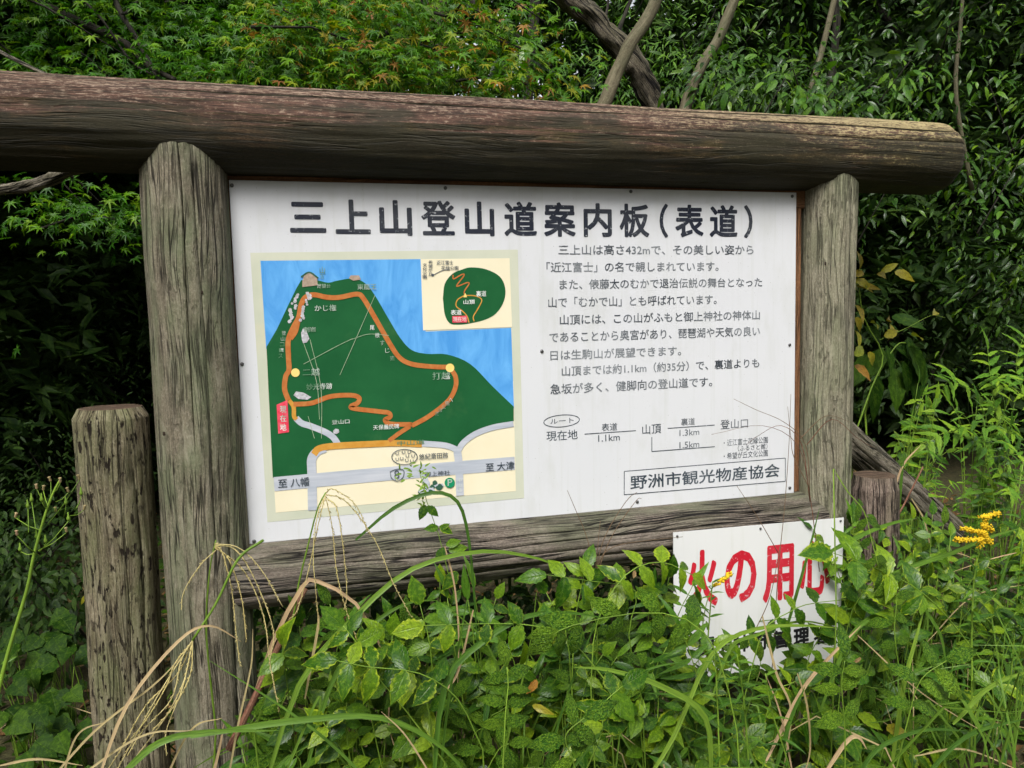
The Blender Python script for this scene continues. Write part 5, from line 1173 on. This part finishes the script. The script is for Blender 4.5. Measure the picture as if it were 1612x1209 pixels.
# wispy climbing weed before the map
vw = clump('thin climbing weed with a feathery tip in front of the lower map edge', ground_pt(.75, -.35), None, 'weed', 'climbing_weed')
limb(vw, [ground_pt(.8, -.35)] + wspl([(740, 1100), (720, 960), (705, 900), (690, 840), (672, 790), (660, 740)], -.3), .0016, .0008, G_STEM, 'stem', 5)
vm = [shape_mesh('leaf', leaf_shape(.3, 5, .1, .3, .05, .7), G_STEM)]
for k in range(46):
    u = rw.random(); px, py = (655 + rw.gauss(0, 14), 742 + rw.gauss(0, 7)) if k < 26 else (664 + rw.uniform(-6, 8), 750 + rw.uniform(0, 50))
    leaf_obj('leaf', vm[0], at(px, py, -.3), (rw.uniform(-1, 1), -.2, rw.uniform(-.5, .8)), (0, -1, .4), rw.uniform(.012, .02), vw)
for (x0, y0, x1, y1) in ((670, 795, 662, 815), (672, 797, 688, 810), (690, 830, 672, 832), (692, 828, 710, 838), (694, 832, 705, 826), (700, 862, 688, 880), (702, 858, 722, 852), (706, 866, 732, 862), (720, 900, 700, 925)):
    a, b = at(x0, y0, -.3), at(x1, y1, -.31); leaf_obj('leaf', OVM[0], a, b - a, (0, -1, .4), (b - a).length * 1.2, vw)
# seeding weed with buds at the left edge
bw = clump('green weed with small closed buds and spent seed tufts at the left edge', ground_pt(-.55, -.6), None, 'weed', 'budding_weed')
limb(bw, [ground_pt(-.6, -.6)] + wspl([(-10, 1120), (12, 1030), (42, 930), (52, 880), (68, 820), (82, 780), (96, 752)], -.6, 20), .0042, .0018, G_STEM, 'stem', 7)
bud = MB()
def lathe(mb, p, d, prof, n=7):
    d = d.normalized(); u = d.orthogonal().normalized(); w_ = d.cross(u); v = []; f = []
    for (h, r) in prof:
        for k in range(n): a = 6.2832 * k / n; v.append(p + d * h + (u * math.cos(a) + w_ * math.sin(a)) * r)
    for i in range(len(prof) - 1):
        for k in range(n): f.append((i * n + k, i * n + (k + 1) % n, (i + 1) * n + (k + 1) % n, (i + 1) * n + k))
    mb.add(v, f)
for (x0, y0), tip_, kind_ in (((65, 835), (24, 815), 't'), ((62, 875), (27, 843), 't'), ((52, 872), (32, 868), 'b'), ((74, 800), (66, 790), 'b'), ((60, 855), (50, 790), 'b'), ((45, 838), (44, 800), 'b'), ((75, 800), (58, 770), 't'), ((75, 795), (68, 772), 't'), ((80, 785), (80, 758), 't'), ((85, 775), (95, 760), 't'), ((76, 825), (125, 755), 't'), ((100, 815), (104, 795), 'b'),
        ((120, 800), (128, 780), 'b'), ((110, 812), (132, 803), 't'), ((62, 868), (108, 820), 'b'), ((58, 850), (58, 848), 'b'), ((70, 858), (72, 855), 'b'), ((88, 790), (108, 775), 't'), ((60, 867), (105, 838), 't'), ((86, 800), (88, 806), 't')):
    p, e = at(x0, y0, -.6), at(tip_[0], tip_[1], -.6 + rw.uniform(-.03, .03)); limb(bw, [p, p.lerp(e, .5) + Vector((0, 0, -.004)), e], .0012, .0008, G_STEM, 'stem', 4)
    mb = MB()
    if kind_ == 'b': lathe(mb, e, Vector((0, 0, 1)), [(0, .001), (.002, .0032), (.006, .0036), (.010, .0018), (.016, .0014), (.018, .0004)]); mb.build('bud', G_STEM, bw)
    else: lathe(mb, e, Vector((rw.uniform(-.3, .3), 0, 1)), [(0, .001), (.002, .0028), (.008, .0022), (.010, .0036), (.011, .0004)]); mb.build('seed_tuft', G_DRY, bw)
leaf_obj('leaf', LNM[2], at(2, 1045, -.6), at(27, 1032, -.6) - at(2, 1045, -.6), (0, -1, .5), .03, bw)
# random short grass in the foreground tangle (grass nobody could count)
mb = MB()
for k in range(420):
    x = rw.uniform(-.5, 2.9); y = rw.uniform(-.75, .5); b = ground_pt(x, y); h = rw.uniform(.18, .5 if x > 0 else .3) * (1.15 if x > 1.8 else 1); dx, dy = rw.uniform(-.25, .25), rw.uniform(-.2, .15)
    mb.blade([b, b + Vector((dx * .25, dy * .25, h * .55)), b + Vector((dx * .65, dy * .65, h * .92)), b + Vector((dx * 1.2, dy * 1.2, h * rw.uniform(.75, 1.0)))], rw.uniform(.004, .009))
o = mb.build('grass', G_BLADE); tag(o, 'loose green grass blades growing through the weeds', 'grass', kind='stuff')
mb = MB()
for k in range(120):
    x = rw.uniform(-.6, 2.9); y = rw.uniform(-.7, .6); b = ground_pt(x, y); h = rw.uniform(.1, .4); dx, dy = rw.uniform(-.3, .3), rw.uniform(-.25, .2)
    mb.blade([b, b + Vector((dx * .4, dy * .4, h * .7)), b + Vector((dx, dy, h * .9)), b + Vector((dx * 1.6, dy * 1.5, h * .6))], rw.uniform(.002, .005))
o = mb.build('dry_grass', G_DRY); tag(o, 'dry straw among the weeds', 'dry grass', kind='stuff')
# a few fallen or yellow leaves caught in the weeds
for (px, py, Y, ms, s, lab) in ((545, 1035, -.45, BRM, .045, 'curled brown dead leaf caught among the round leaflets under the map'), (1000, 898, -.3, BRM, .03, 'small tan dead leaf on the weeds just left of the fire sign'), (838, 905, -.28, BRM, .018, 'tiny pinkish dead leaf by the bottom log, under the end of the map'), (838, 1110, -.6, YLM, .05, 'yellow leaf low in the middle of the tangle'),
        (845, 1070, -.55, YLM, .04, 'small yellow leaf lying flat in the middle of the tangle'), (1425, 908, -.3, YLM, .04, 'orange-yellow leaf above the puckered fronds on the right'), (135, 936, .1, YLM, .03, 'orange leaf beside the short left post'), (1395, 1145, -.5, YLM, .06, 'yellow-brown leaf at the lower right'), (1355, 1035, -.45, BRM, .03, 'pinkish dead leaf right of the fire sign')):
    p = at(px, py, Y); o = leaf_obj('fallen_leaf', rw.choice(ms), p, (rw.uniform(-1, 1), -.3, rw.uniform(-.6, .3)), (rw.uniform(-.3, .3), -1, .5), s, None); tag(o, lab, 'leaf')
